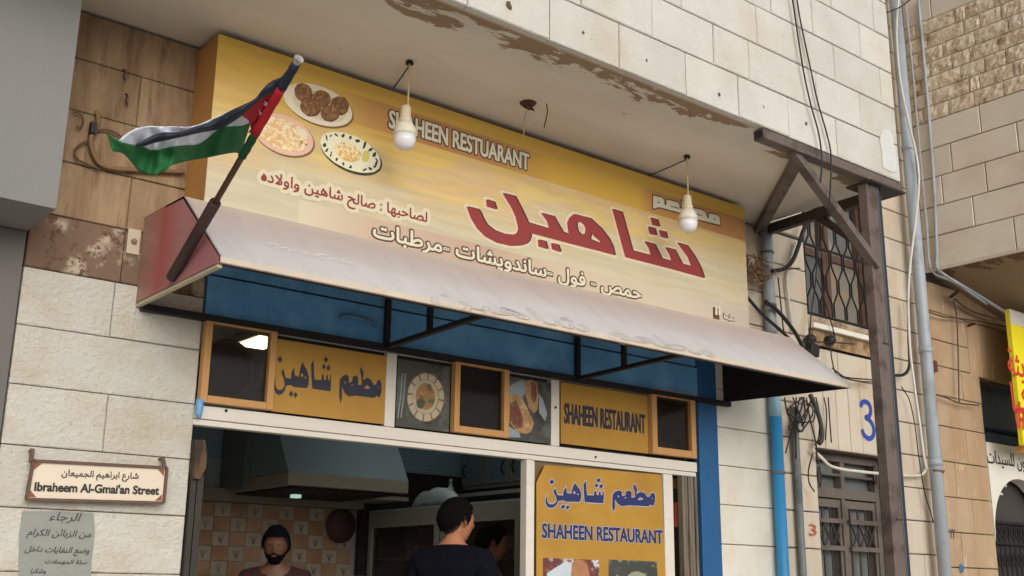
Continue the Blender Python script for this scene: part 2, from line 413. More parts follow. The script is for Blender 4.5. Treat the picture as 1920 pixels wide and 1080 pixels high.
# right pier: whitewashed up to awning, stone above
for k in range(-7, 9):
    z0, z1 = zk(k), min(zk(k+1), 4.118)
    white = k < 5
    a, b = (5.81, 6.445) if white else (5.78, 6.445)
    block_mesh('stone_block', F0, a, b, z0+(.0025 if white else .004), z1-(.0025 if white else .004), .04, M_paint2 if white else M_stone, .003, parent=B)
    # strip between pier and door or window
    b2 = 6.90 if z1 < 4.2 else 6.90
    block_mesh('stone_block', F0, 6.452, b2-.003, z0+.004, z1-.004, .04, M_stone, .005, parent=B)
for k in range(9, 20):      # strip beside window above the slab level
    block_mesh('stone_block', F0, 6.452, 6.897, zk(k)+.004, zk(k+1)-.004, .04, M_stone, .005, parent=B)
for k in range(-7, 20):     # strip between door/window and the corner
    s = 8.23 if k % 2 else 8.40
    for a, b in ((7.87, s), (s, 8.597)):
        block_mesh('stone_block', F0, a+.003, b-.003, zk(k)+.004, zk(k+1)-.004, .04, M_stone, .005, parent=B)
vs = [6.90, 7.03, 7.19, 7.35, 7.50, 7.68, 7.87]
for i in range(6): block_mesh('stone_block', F0, vs[i]+.003, vs[i+1]-.003, 2.54, 3.10, .04, M_stone, .005, parent=B)
courses(B, F0, [3.104, zk(6)-.06], [6.90, 7.24, 7.62, 7.87], M_stone, .008)
# window opening lintel courses
courses(B, F0, [4.74, zk(12), zk(13), zk(14)], [6.90, 7.4, 7.87], M_stone, .008)
# blue beam over the shopfront
bb = MB(); bb.box(2.125, 5.62, .0, .03, 2.97, 3.19); bb.box(2.125, 5.62, -.012, .03, 2.755, 2.958); bb.build('painted_beam', M_blue, B, bev=.004)
hd = MB(); hd.tube(smooth([(2.86, -.014, 2.86), (2.90, -.03, 2.875), (3.02, -.03, 2.87), (3.08, -.014, 2.85)], 4), .012, 8); hd.build('beam_handle', mat('faded_blue_paint', (80, 118, 150), .5, .1), B, True)
M_blue2 = mat('pilaster_blue_paint', (38, 88, 134), .55, .12, 4, .3, 30, c3=(20, 50, 80), th3=.74, s3=12)
bp = MB(); bp.box(5.62, 5.808, -.012, .10, -.05, 3.19); bp.build('painted_pilaster', M_blue2, B, bev=.004)
# balcony slab: soffit and stone clad front
sof = bpy.data.materials.new('soffit_plaster'); sof.use_nodes = True
def soffit_nodes(m, base, patch, yedge, ax='Y', width=.35):
    n = m.node_tree.nodes; l = m.node_tree.links; b = n['Principled BSDF']; b.inputs['Roughness'].default_value = .9
    g = n.new('ShaderNodeNewGeometry'); sp = n.new('ShaderNodeSeparateXYZ'); l.new(g.outputs['Position'], sp.inputs[0])
    t = n.new('ShaderNodeTexNoise'); t.inputs['Scale'].default_value = 3.6; t.inputs['Detail'].default_value = 11; t.inputs['Roughness'].default_value = .7; t.inputs['Distortion'].default_value = .4
    v = n.new('ShaderNodeVectorMath'); v.operation = 'MULTIPLY'; v.inputs[1].default_value = (.7, 1.6, 1); l.new(g.outputs['Position'], v.inputs[0]); l.new(v.outputs[0], t.inputs['Vector'])
    r = n.new('ShaderNodeMapRange'); r.inputs[1].default_value = yedge; r.inputs[2].default_value = yedge+width; r.inputs[3].default_value = .20; r.inputs[4].default_value = -.10
    l.new(sp.outputs[ax], r.inputs[0]); a = n.new('ShaderNodeMath'); l.new(t.outputs['Fac'], a.inputs[0]); l.new(r.outputs[0], a.inputs[1])
    lip = n.new('ShaderNodeMapRange'); lip.inputs[1].default_value = yedge+.03; lip.inputs[2].default_value = yedge+.06; l.new(sp.outputs[ax], lip.inputs[0])
    st = n.new('ShaderNodeMapRange'); st.inputs[1].default_value = .575; st.inputs[2].default_value = .588; l.new(a.outputs[0], st.inputs[0])
    mu = n.new('ShaderNodeMath'); mu.operation = 'MULTIPLY'; l.new(st.outputs[0], mu.inputs[0]); l.new(lip.outputs[0], mu.inputs[1])
    x = n.new('ShaderNodeMix'); x.data_type = 'RGBA'; x.inputs[6].default_value = lin(base); x.inputs[7].default_value = lin(patch); l.new(mu.outputs[0], x.inputs[0])
    t2 = n.new('ShaderNodeTexNoise'); t2.inputs['Scale'].default_value = 1.6; t2.inputs['Detail'].default_value = 5; l.new(v.outputs[0], t2.inputs['Vector'])
    r2 = n.new('ShaderNodeMapRange'); r2.inputs[1].default_value = .3; r2.inputs[2].default_value = .7; r2.inputs[3].default_value = .9; r2.inputs[4].default_value = 1.1; l.new(t2.outputs['Fac'], r2.inputs[0])
    h = n.new('ShaderNodeHueSaturation'); l.new(x.outputs[2], h.inputs['Color']); l.new(r2.outputs[0], h.inputs['Value']); l.new(h.outputs[0], b.inputs['Base Color'])
    bm = n.new('ShaderNodeBump'); bm.inputs['Strength'].default_value = .5; bm.inputs['Distance'].default_value = -.006; l.new(mu.outputs[0], bm.inputs['Height']); l.new(bm.outputs[0], b.inputs['Normal'])
soffit_nodes(sof, (216, 208, 194), (150, 128, 102), -1.2)
s_ = MB(); s_.box(1.29, 6.335, -1.165, 0.45, 4.13, 4.36); s_.box(1.29, 2.0, -1.165, -.0, 4.128, 4.13)
s_.build('balcony_soffit', sof, B)
s_ = MB(); s_.box(-3, 1.28, -1.165, .45, 4.13, 4.36); s_.box(-3, 6.335, -1.165, -.9, 4.362, 7.5); s_.build('balcony_core', M_mort, B)
FB = front(-1.2)
zb = [4.125, 4.388, 4.648, 4.908, 5.172, 5.435, 5.70, 5.96, 6.22]
brk = [[-.6, .1, .9, 1.75, 2.77, 3.28, 3.76, 4.27, 4.71, 5.17, 5.65, 6.34], [-.3, .6, 1.4, 2.1, 2.9, 3.49, 4.01, 4.51, 4.82, 5.47, 5.93, 6.34],
       [.2, 1.2, 2.2, 3.1, 3.7, 4.25, 4.91, 5.33, 5.68, 6.19, 6.34], [.6, 1.9, 2.8, 3.6, 4.3, 5.06, 5.47, 5.99, 6.34], [1, 2, 3, 4, 4.9, 5.69, 6.17, 6.34],
       [3, 4, 5, 5.6, 6.0, 6.34], [3, 4.2, 5.2, 5.8, 6.34], [3, 4, 5, 6.34]]
courses(B, FB, zb, brk, M_bal, .007, .035, vgap=.006)
FR = Frame((6.345, 0, 0), (0, 1, 0), (0, 0, 1), (1, 0, 0))
courses(B, FR, zb, [-1.16, -.7, -.2, .0], M_bal, .007, .01)
for px, py, y, r in ((955, 11, -1.2, .02), (1094, 61, -1.2, .009), (1213, 113, -1.2, .008), (1349, 177, -1.2, .012), (1432, 200, -1.2, .007), (1512, 231, -1.2, .011)):
    p = at(px, py, y-.004); h = MB(); n_ = 9
    h.add([p + Vector((math.cos(i*6.283/n_)*r*random.uniform(.6, 1.2), 0, math.sin(i*6.283/n_)*r*random.uniform(.8, 1.5))) for i in range(n_)], [tuple(range(n_))])
    h.build('drill_hole', mat('brown_hole', (92, 76, 60), .9, .3, 30), B, fix=False)
h = MB(); h.add([(x, -1.2042, z) for x, z in ((6.13, 4.18), (6.22, 4.17), (6.30, 4.19), (6.295, 4.34), (6.28, 4.43), (6.24, 4.47), (6.17, 4.455), (6.12, 4.38), (6.135, 4.27))], [tuple(range(9))]); h.build('filler_patch', mat('pale_filler', (205, 204, 199), .8, .1, 6), B, fix=False)
# upper window with grille
wy = .12
wd = MB(); wd.box(6.90, 7.87, .20, .24, 3.55, 4.72); wo = wd.build('window', mat('dusty_window_glass', (116, 116, 114), .25, .12, 2, c2=(170, 156, 132), th=.58, s2=2.2), B)
fr = MB()
for x in (6.90, 7.33, 7.38, 7.83): fr.box(x, x+.045, .14, .198, 3.55, 4.72)
fr.box(6.90, 7.87, .15, .197, 4.10, 4.16); fr.box(6.90, 7.87, .15, .196, 3.55, 3.59); fr.build('window_frame', mat('brown_window_frame', (96, 72, 60), .6, .1, 6), wo)
fr = MB(); fr.box(6.945, 7.325, .165, .192, 3.60, 4.10); fr.build('pane', mat('grey_window_pane', (104, 106, 106), .2, .1, 3), wo)
fr = MB(); fr.box(7.43, 7.825, .165, .192, 3.60, 4.10); fr.build('pane', mat('amber_window_pane', (136, 130, 118), .3, .1, 3, c2=(156, 132, 98), th=.56, s2=4), wo)
gr = MB(); c0, cw, ch = 6.92, .084, .205
def gbar(pts): gr.tube([(x, .02, z) for x, z in pts], .0075, 5)
for i in range(11):
    x = c0 + cw*(i+.5); pts = []; s = 1 if i % 2 else -1
    z = 3.56; sg = s
    while z < 4.70:
        e = min(4.7, z+ch*.28); pts += [(x+sg*.029, z+.02), (x+sg*.029, min(4.7, z+ch*.62))]; z += ch; sg = -sg
    gbar(pts)
for z in (3.565, 4.115, 4.68): gr.box(6.91, 7.86, .012, .028, z-.008, z+.008)
for x in (6.912, 7.855): gr.box(x-.008, x+.008, .010, .030, 3.56, 4.69)
gr.build('window_grille', M_black, wo)
sl = MB(); sl.box(6.90, 7.80, -.05, .10, 3.435, 3.475); sl.build('window_sill', mat('pale_sill', (220, 212, 196), .7, .08, 10), B, bev=.004)
sl = MB(); sl.box(6.905, 7.86, .005, .12, 3.476, 3.545); sl.build('sill_plaster', mat('stained_plaster', (168, 150, 128), .9, .2, 7, .6, 40, c2=(120, 98, 78), th=.52, s2=6), B)
sl = MB(); sl.box(6.90, 7.86, -.012, -.006, 3.315, 3.43); sl.build('plaster_patch', mat('crumbling_plaster', (158, 132, 98), .95, .2, 9, 1, 40, c2=(116, 90, 60), th=.5, s2=8), B)
# house door
M_door = mat('brown_door_paint', (100, 91, 84), .6, .1, 6, .15, 40, c2=(84, 75, 68), th=.56, s2=5)
M_dgl = mat('dusty_door_glass', (104, 108, 106), .25, .15, 4)
dy = .14
dr = MB(); dr.box(6.90, 7.87, dy+.06, dy+.08, -.05, 2.53); do = dr.build('door', M_dgl, B)
dr = MB()
for a in ((6.90, 6.955, 0, 2.53), (7.815, 7.87, 0, 2.53), (7.365, 7.405, 0, 2.28), (6.955, 7.815, 2.475, 2.53), (6.955, 7.815, 2.20, 2.275), (7.37, 7.42, 2.275, 2.475), (6.955, 7.815, 2.365, 2.385)):
    dr.box(a[0], a[1], dy-.02+.001*a[0], dy+.058, a[2], a[3])
dr.build('door_frame', M_door, do, bev=.004)
for s0, s1 in ((6.965, 7.36), (7.41, 7.81)):
    lf = MB(); t = .05
    lf.box(s0, s0+t, dy, dy+.055, 0, 2.19); lf.box(s1-t, s1, dy, dy+.055, 0, 2.19); lf.box(s0+t, s1-t, dy, dy+.055, 2.13, 2.19)
    lf.build('door_leaf', M_door, do, bev=.003)
    for zc in (2.03, 1.83, 1.55, 1.35, .7, .2):
        b_ = MB(); b_.box(s0+.02, s1-.02, dy-.035, dy-.012, zc-.017, zc+.017); b_.build('cross_bar', M_door, do)
    gb = MB(); n = 3
    for i in range(n+1):
        x = s0+t+(s1-s0-2*t)*i/n; gb.box(x-.006, x+.006, dy-.011, dy-.002, .1, 2.13)
    for (za, zb_) in ((1.85, 2.01), (1.37, 1.53)):
        for i in range(n):
            xa = s0+t+(s1-s0-2*t)*i/n; xb = xa+(s1-s0-2*t)/n
            gb.bar((xa, dy-.014, zb_), (xb, dy-.014, za), .010); gb.bar((xa, dy-.022, za), (xb, dy-.022, zb_), .008)
    gb.build('door_grille', M_steeld, do)
for px in (1534, 1541): 
    pass
for px, py in ((1537, 893), (1641, 890)):
    p = at(px, py, dy-.03); o_ = MB(); o_.lathe((p.x, dy-.024, p.z), [(.022, .0), (.024, -.006), (.012, -.010)], 14, 'y')
    for i, v in enumerate(o_.v): o_.v[i] = (v[0], v[1], p.z+(v[2]-p.z)*3.4)
    o_.build('oval_boss', M_steeld, do, True)
# numerals and marks painted on wall
c3 = text_contours('3')
a_ = at(1610, 826, -.006); b_ = at(1641, 750, -.006)
cs3 = [(0, .86), (.14, .97), (.42, 1), (.7, .95), (.84, .8), (.76, .64), (.45, .55)]
n3 = MB()
P3 = smooth([(.06, .83), (.2, .97), (.5, 1.0), (.78, .9), (.8, .7), (.62, .58), (.42, .54), (.7, .48), (.95, .32), (.92, .1), (.6, -.0), (.3, .03), (.06, .17)], 4)
P3 = smooth([Vector((p[0], p[1], 0)) for p in P3][::2], 2) if False else [Vector((p[0], p[1], 0)) for p in [(.04, .84), (.2, .965), (.48, 1.0), (.72, .95), (.82, .82), (.76, .68), (.6, .6), (.38, .56), (.62, .52), (.84, .42), (.96, .26), (.86, .09), (.6, 0), (.32, .02), (.12, .1), (.03, .22)]]
pts3 = [(7.49+p.x*.17, 2.665+p.y*.285) for p in smooth(P3, 4)]
wv = []
for i, p in enumerate(pts3):
    q = pts3[min(i+1, len(pts3)-1)]; r = pts3[max(i-1, 0)]; t = Vector((q[0]-r[0], q[1]-r[1])).normalized(); nn = Vector((-t.y, t.x))*.019
    wv += [(p[0]+nn.x, -.006, p[1]+nn.y), (p[0]-nn.x, -.006, p[1]-nn.y)]
for i in range(len(pts3)-1):
    n3.add([Vector(wv[2*i+k])+Vector((0, -5e-5*(i % 11), 0)) for k in (0, 1, 3, 2)], [(0, 1, 2, 3)])
tag(n3.build('house_number', mat('blue_number_paint', (44, 70, 150), .6, .1), fix=False), 'large blue 3 painted above the brown house door', 'house number')
o = lettering(None, 'painted_number', F0, place(c3, *(lambda a, b: (a.x, a.z, b.x))(at(1517, 1004, -.004), at(1529, 983)), v1=at(1523, 983).z), mat('red_number_paint', (178, 96, 76), .6, .1), d=.007, bold=.002)
tag(o, 'small red 3 painted on the stone left of the door', 'house number')

# ------------------------------------------------------------------ left neighbour
N = empty('grey_building', 'smooth grey plastered neighbour with overhanging upper storey at left edge', 'building')
g = MB(); g.box(-4, 1.278, -.4, .5, 3.0, 7.5); g.build('upper_storey', M_plaster, N)
g = MB(); g.box(-4, 1.275, -.01, .5, -.1, 2.995); g.build('lower_wall', M_plaster2, N)

# ------------------------------------------------------------------ right neighbour with bay
R = empty('bay_building', 'tan stone neighbour with projecting upper bay of smooth and rough faced courses', 'building')
g = MB(); g.box(8.635, 14, -1.10, .5, 4.26, 9); g.build('bay_core', M_mort, R)
FY = Frame((8.6, 0, 0), (0, -1, 0), (0, 0, 1), (-1, 0, 0))
zl = [4.2, 4.49, 4.755, 5.02, 5.285, 5.545]
bl = [[0, .82, 1.12], [0, .49, 1.12], [0, .23, .63, 1.12], [0, .34, .93, 1.12], [0, .63, 1.12]]
courses(R, FY, zl, bl, M_bay, .008, .034)
zr = [5.545+.1375*k for k in range(8)]
for k in range(7):
    courses(R, FY, [zr[k], zr[k+1]], [[0, .12+.1*(k % 2), .36+.07*((k*3) % 4), .6+.06*(k % 3), .86+.05*((k*2) % 3), 1.12]], M_rough, .007, .034, rough=.010)
courses(R, FY, [zr[7], zr[7]+.27, zr[7]+.54, zr[7]+.8, zr[7]+1.07], [0, .28, .75, 1.12], M_bay, .008, .034)
FF = front(-1.12)
courses(R, FF, zl+zr[1:]+[zr[7]+.27, zr[7]+.54], [8.6, 9.1, 9.8, 10.6], M_bay, .008, .02)
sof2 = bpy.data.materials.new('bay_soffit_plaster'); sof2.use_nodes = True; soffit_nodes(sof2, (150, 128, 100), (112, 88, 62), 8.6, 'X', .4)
g = MB(); g.hexa([(8.635, -1.1, 4.215), (8.635, -1.1, 4.25), (8.635, 0.04, 4.215), (8.635, .04, 4.25), (12, -1.1, 3.53), (12, -1.1, 4.25), (12, .04, 3.53), (12, .04, 4.25)]); g.build('bay_soffit', sof2, R)
g = MB(); g.box(8.604, 8.634, -1.1, -.0, 4.19, 4.22); g.build('bay_drip_edge', M_bay, R)
zt = [-.0, .28, .56, .86, 1.15, 1.43, 1.72, 2.0, 2.285, 2.575, 2.87, 3.13, 3.385, 3.61, 3.86, 4.12]
for k in range(len(zt)-1):
    if k < 11: b = [8.604, 9.02, 9.345] if k % 2 else [8.604, 8.80, 9.345]
    elif k == 11: b = [8.604, 9.05, 9.345]
    elif k == 12: b = [8.604, 9.2]
    elif k == 13: b = [8.604, 8.95, 9.2]
    else: b = [8.604, 9.1, 9.55, 10.0, 10.4]
    courses(R, F0, [zt[k], zt[k+1]], [b], M_tan, .007, .034)
xs = [9.2, 9.42, 9.62, 9.82, 10.02, 10.22, 10.4]
for i in range(6): block_mesh('stone_block', F0, xs[i]+.004, xs[i+1]-.004, 3.37 if xs[i+1] > 9.35 else 3.39, 3.857, .034, M_tan, parent=R)
courses(R, F0, [3.134, 3.366], [9.21, 9.345], M_tan, .006)
sw = MB(); sw.box(9.36, 10.5, .16, .2, 2.90, 3.36); sw.build('shop_window', mat('dark_blue_shutter', (40, 62, 100), .35, .15, 2, c2=(84, 96, 112), th=.5, s2=1.6, soft=.2), R)
sw = MB(); sw.box(9.35, 10.5, .06, .15, 2.80, 2.90); sw.box(9.35, 10.5, .05, .15, 2.945, 2.96); sw.build('window_rail', mat('dark_blue_rail', (44, 66, 92), .5, .2, 6), R)
# arch
ar = MB(); cx, cz, rr = 9.86, 2.02, .50
pts = [(9.35, 0, 2.798), (9.35, 0, 1.95)] + [(cx-rr*math.cos(a*math.pi/24), 0, cz+rr*.98*math.sin(a*math.pi/24)) for a in range(0, 25)] + [(10.5, 0, 1.95), (10.5, 0, 2.798)]
ar.prism(pts, (0, .12, 0)); ar.build('painted_arch', mat('white_arch_paint', (216, 210, 198), .7, .07, 5, c3=(150, 136, 116), th3=.72, s3=12), R)
text_on(R, 'arch_lettering', front(-.001), 'صالون للسيدات', at(1851, 867), at(1851, 867)+Vector((.86, 0, 0)), M_blkprint, 1.2, arab=True, bold=.004)
gt = MB(); gt.box(9.36, 10.4, .16, .18, -.05, 2.6); go = gt.build('iron_gate', mat('dark_gate_plate', (62, 58, 56), .5, .2, 5), R)
gt = MB()
for i in range(12):
    x = 9.40+i*.085; gt.tube([(x, .13, 0), (x, .13, 2.12)], .008, 5)
for z in (2.13, 1.95, 1.3, .7): gt.box(9.37, 10.4, .115, .145, z-.012, z+.012)
for i in range(11):
    x = 9.44+i*.085
    for zz, s in ((2.04, 1), (1.80, 1), (1.62, -1), (1.44, 1)):
        gt.tube([(x+.034*math.cos(t*.7)*(1-t*.06), .118, zz+s*.07*math.sin(t*.7)*(1-t*.05)) for t in range(9)], .006, 5)
gt.build('scroll_work', M_black, go)
gt = MB()
for i, (px, py) in enumerate(((1864, 884), (1869, 897), (1877, 890), (1883, 897), (1893, 889), (1896, 900), (1872, 908), (1884, 910), (1894, 910))):
    p = at(px, py, .112); gt.box(p.x-.014, p.x+.016, .152, .157, p.z-.02*(.6+i % 2*.5), p.z+.02)
p = at(1882, 925, .112); gt.box(p.x-.06, p.x+.06, .152, .157, p.z-.01, p.z+.008); gt.build('white_scrap', M_whitec, go)
# graffiti
mk = MB(); p = at(1803, 1066, -.004)
mk.add([p+Vector((math.cos(i*.63)*.045*random.uniform(.5, 1.2), 0, math.sin(i*.63)*.045*random.uniform(.6, 1.2))) for i in range(10)], [tuple(range(10))])
tag(mk.build('paint_mark', mat('blue_splash', (72, 104, 140), .8, .2), fix=False), 'blue paint splash low on the tan stone pier', 'paint mark')
mk = MB(); p = at(1785, 1000, -.006)
for dx in (-.03, 0.012): mk.bar(p+Vector((dx, 0, .035)), p+Vector((dx+.015, 0, -.005)), .008, .002); mk.bar(p+Vector((dx+.035, 0, .035)), p+Vector((dx+.015, 0, -.005)), .008, .002); mk.bar(p+Vector((dx+.015, 0, -.005)), p+Vector((dx+.015, 0, -.04)), .008, .002)
tag(mk.build('chalk_mark', M_pipegd), 'two faint grey Y shaped strokes on the tan stone pier', 'graffiti')
# yellow sign
YS = empty('yellow_sign', 'yellow banner sign with white top edge and red Arabic lettering at right edge', 'sign', loc=(0, 0, 0))
yx = 9.35
g = MB(); g.box(yx, 10.8, -.33, -.29, 2.74, 3.93); g.build('sign_board', mat('yellow_vinyl', (232, 214, 40), .45, .04, 3), YS)
g = MB(); g.box(yx, 10.8, -.332, -.3301, 3.80, 3.93); g.build('white_strip', M_whitec, YS)
FS = front(-.332)
M_redy = mat('red_yellow_print', (200, 60, 44), .5, .05)
for t, px, py, w, hsc in (('الحديثة', 1891, 700, .72, 1.15), ('وكيا', 1899, 772, .42, 1.2)):
    a = at(px, py, -.332); text_on(YS, 'red_lettering', FS, t, a, a+Vector((w, 0, 0)), M_redy, hsc, arab=True, bold=.005)
a = at(1906, 802, -.332); text_on(YS, 'red_lettering', FS, '07', a, a+Vector((.17, 0, 0)), M_redy, 1.5, bold=.012)
g = MB(); g.box(9.43, 9.46, -.29, -.22, 2.68, 2.745); g.build('bracket', M_wood, YS)

# ------------------------------------------------------------------ steel support
T = empty('steel_support', 'brown steel post with beam and diagonal braces under the balcony corner', 'steel support')
yp = -1.14
c1 = MB()
px0 = at(1626, 600, yp+.035).x
c1.box(px0, px0+.115, yp-.03, yp+.035, 0, 4.045); c1.build('post_tube', M_steel, T, bev=.004)
c1 = MB(); c1.box(px0+.122, px0+.175, yp-.02, yp+.05, 0, 4.045); c1.build('post_channel', mat('blue_black_steel', (46, 50, 60), .5, .1, 8), T)
c1 = MB(); c1.box(px0+.1155, px0+.1215, yp-.034, yp+.01, 0, 4.045); c1.build('post_highlight', M_pipegd, T)  # thin grey strip painting the highlight along the post
for z in (1.93, 3.0): c1 = MB(); c1.box(px0+.05, px0+.114, yp-.036, yp-.0305, z, z+.008); c1.build('weld_bead', M_steeld, T)
c1 = MB(); c1.box(5.98, 6.36, yp-.075, yp+.12, 4.047, 4.06); c1.build('cap_plate', M_steeld, T)
c1 = MB(); c1.box(4.93, 6.345, yp-.055, yp+.02, 4.062, 4.122); c1.build('front_beam', M_steel, T, bev=.004)
c1 = MB(); c1.box(4.945, 4.929, yp-.045, yp+.01, 4.07, 4.114); c1.build('beam_end', M_dark, T)
c1 = MB(); a = at(1484, 283, yp); b = at(1644, 500, yp-.03); c1.bar(a, b, .05, .06, (0, -1, 0)); c1.build('diagonal_brace', M_steel, T, bev=.003)
c1 = MB(); c1.bar((5.36, yp+.02, 4.085), (6.33, -.01, 4.085), .06, .05) if False else c1.bar((5.38, yp+.03, 4.09), (6.36, 0.0, 4.09), .07, .05); c1.build('soffit_brace', M_steel, T)
c1 = MB(); c1.bar((6.13, yp+.02, 4.0), (6.40, 0.03, 4.09), .05, .07); c1.build('side_beam', M_steeld, T)
c1 = MB(); c1.bar(at(1527, 402, -.55), at(1620, 462, yp+.05), .035, .045); c1.build('knee_brace', M_steeld, T)

# ------------------------------------------------------------------ main signboard
SG = empty('main_sign', 'large gold and cream restaurant signboard with food photos and red Arabic title', 'sign')
ys = -.25
sgm = bpy.data.materials.new('signboard_print'); sgm.use_nodes = True
def sign_nodes(m):
    n = m.node_tree.nodes; l = m.node_tree.links; b = n['Principled BSDF']; b.inputs['Roughness'].default_value = .45
    g = n.new('ShaderNodeNewGeometry'); sp = n.new('ShaderNodeSeparateXYZ'); l.new(g.outputs['Position'], sp.inputs[0])
    nz = n.new('ShaderNodeTexNoise'); nz.inputs['Scale'].default_value = 1.0; nz.inputs['Detail'].default_value = 1.5; nz.inputs['Distortion'].default_value = 2.2
    v = n.new('ShaderNodeVectorMath'); v.operation = 'MULTIPLY'; v.inputs[1].default_value = (.55, 1, 2.6); l.new(g.outputs['Position'], v.inputs[0]); l.new(v.outputs[0], nz.inputs['Vector'])
    t = n.new('ShaderNodeMapRange'); t.inputs[1].default_value = 3.25; t.inputs[2].default_value = 4.1; t.inputs[3].default_value = 0; t.inputs[4].default_value = .82; l.new(sp.outputs['Z'], t.inputs[0])
    tx = n.new('ShaderNodeMapRange'); tx.inputs[1].default_value = 1.95; tx.inputs[2].default_value = 5.9; tx.inputs[3].default_value = .02; tx.inputs[4].default_value = -.12; l.new(sp.outputs['X'], tx.inputs[0])
    a1 = n.new('ShaderNodeMath'); l.new(t.outputs[0], a1.inputs[0]); l.new(tx.outputs[0], a1.inputs[1])
    s = n.new('ShaderNodeMath'); s.operation = 'MULTIPLY_ADD'; s.inputs[1].default_value = .55; l.new(nz.outputs['Fac'], s.inputs[0]); l.new(a1.outputs[0], s.inputs[2])
    r = n.new('ShaderNodeValToRGB'); e = r.color_ramp.elements; e[0].position = .30; e[0].color = lin((198, 186, 158)); e[1].position = 1.0; e[1].color = lin((208, 168, 76))
    for p, c in ((.48, (200, 184, 148)), (.56, (204, 178, 134)), (.62, (212, 186, 118)), (.68, (206, 174, 128)), (.76, (212, 180, 100)), (.84, (208, 170, 98)), (.92, (206, 166, 74))):
        k = e.new(p); k.color = lin(c)
    l.new(s.outputs[0], r.inputs[0])
    w = n.new('ShaderNodeTexNoise'); w.inputs['Scale'].default_value = 3; w.inputs['Detail'].default_value = 4
    v2 = n.new('ShaderNodeVectorMath'); v2.operation = 'MULTIPLY'; v2.inputs[1].default_value = (.35, 1, 9); l.new(g.outputs['Position'], v2.inputs[0])
    v3 = n.new('ShaderNodeVectorMath'); l.new(v2.outputs[0], v3.inputs[0]); l.new(nz.outputs['Color'], v3.inputs[1]); l.new(v3.outputs[0], w.inputs['Vector'])
    mr = n.new('ShaderNodeMapRange'); mr.inputs[1].default_value = .35; mr.inputs[2].default_value = .65; mr.inputs[3].default_value = .93; mr.inputs[4].default_value = 1.06; l.new(w.outputs['Fac'], mr.inputs[0])
    h = n.new('ShaderNodeHueSaturation'); l.new(r.outputs[0], h.inputs['Color']); l.new(mr.outputs[0], h.inputs['Value']); l.new(h.outputs[0], b.inputs['Base Color'])
sign_nodes(sgm)
sx0, sx1, sz0, sz1 = 1.97, 5.885, 3.12, 4.095
g = MB(); g.box(sx0+.002, sx1-.002, ys+.001, -.005, sz0, sz1); g.build('sign_case', mat('sign_side_panel', (190, 138, 76), .6, .08, 2, stretch=(1, 1, .3)), SG)
g = MB(); g.box(sx0, sx1, ys-.006, ys, sz0, sz1); g.build('sign_face', sgm, SG)
FG = front(ys-.0065); PS = lambda px, py: at(px, py, ys-.0065)
def quad_print(name, m, px, parent=SG, F=FG, P=PS, d=.0006):
    mb = MB(); c = [F.inv(P(*q)) for q in px]; mb.add([F(u, v, d) for u, v in c], [tuple(range(len(c)))]); return mb.build(name, m, parent, fix=False)
def xgrad(name, stops, x0, x1):
    m = bpy.data.materials.new(name); m.use_nodes = True; n = m.node_tree.nodes; l = m.node_tree.links; b = n['Principled BSDF']; b.inputs['Roughness'].default_value = .45
    g = n.new('ShaderNodeNewGeometry'); sp = n.new('ShaderNodeSeparateXYZ'); l.new(g.outputs['Position'], sp.inputs[0])
    t = n.new('ShaderNodeMapRange'); t.inputs[1].default_value = x0; t.inputs[2].default_value = x1; l.new(sp.outputs['X'], t.inputs[0])
    r = n.new('ShaderNodeValToRGB'); e = r.color_ramp.elements; e[0].position = stops[0][0]; e[0].color = lin(stops[0][1]); e[1].position = stops[-1][0]; e[1].color = lin(stops[-1][1])
    for p, c in stops[1:-1]: k = e.new(p); k.color = lin(c)
    l.new(t.outputs[0], r.inputs[0]); l.new(r.outputs[0], b.inputs['Base Color']); return m
zt_, zb_ = PS(730, 197).z, PS(730, 250).z
g = MB(); xa = PS(622, 200).x; g.add([(xa, ys-.007, zb_), (sx1, ys-.007, zb_), (sx1, ys-.007, zt_), (xa, ys-.007, zt_)], [(0, 1, 2, 3)])
g.build('printed_band', xgrad('brown_band_print', [(0, (206, 168, 84)), (.07, (190, 142, 80)), (.2, (180, 126, 76)), (.36, (188, 138, 76)), (.46, (208, 166, 70)), (.68, (208, 168, 72)), (.72, (188, 138, 76)), (1, (178, 128, 80))], xa, sx1), SG, fix=False)
zt_ = PS(1000, 483).z; xa = PS(560, 400).x
g = MB(); g.add([(xa, ys-.007, sz0), (sx1, ys-.007, sz0), (sx1, ys-.007, zt_), (xa, ys-.007, zt_)], [(0, 1, 2, 3)])
g.build('printed_band', xgrad('pink_band_print', [(0, (208, 196, 168)), (.12, (196, 170, 148)), (.35, (188, 160, 140)), (.5, (202, 184, 156)), (.8, (200, 186, 164)), (1, (192, 176, 162))], xa, sx1), SG, fix=False)
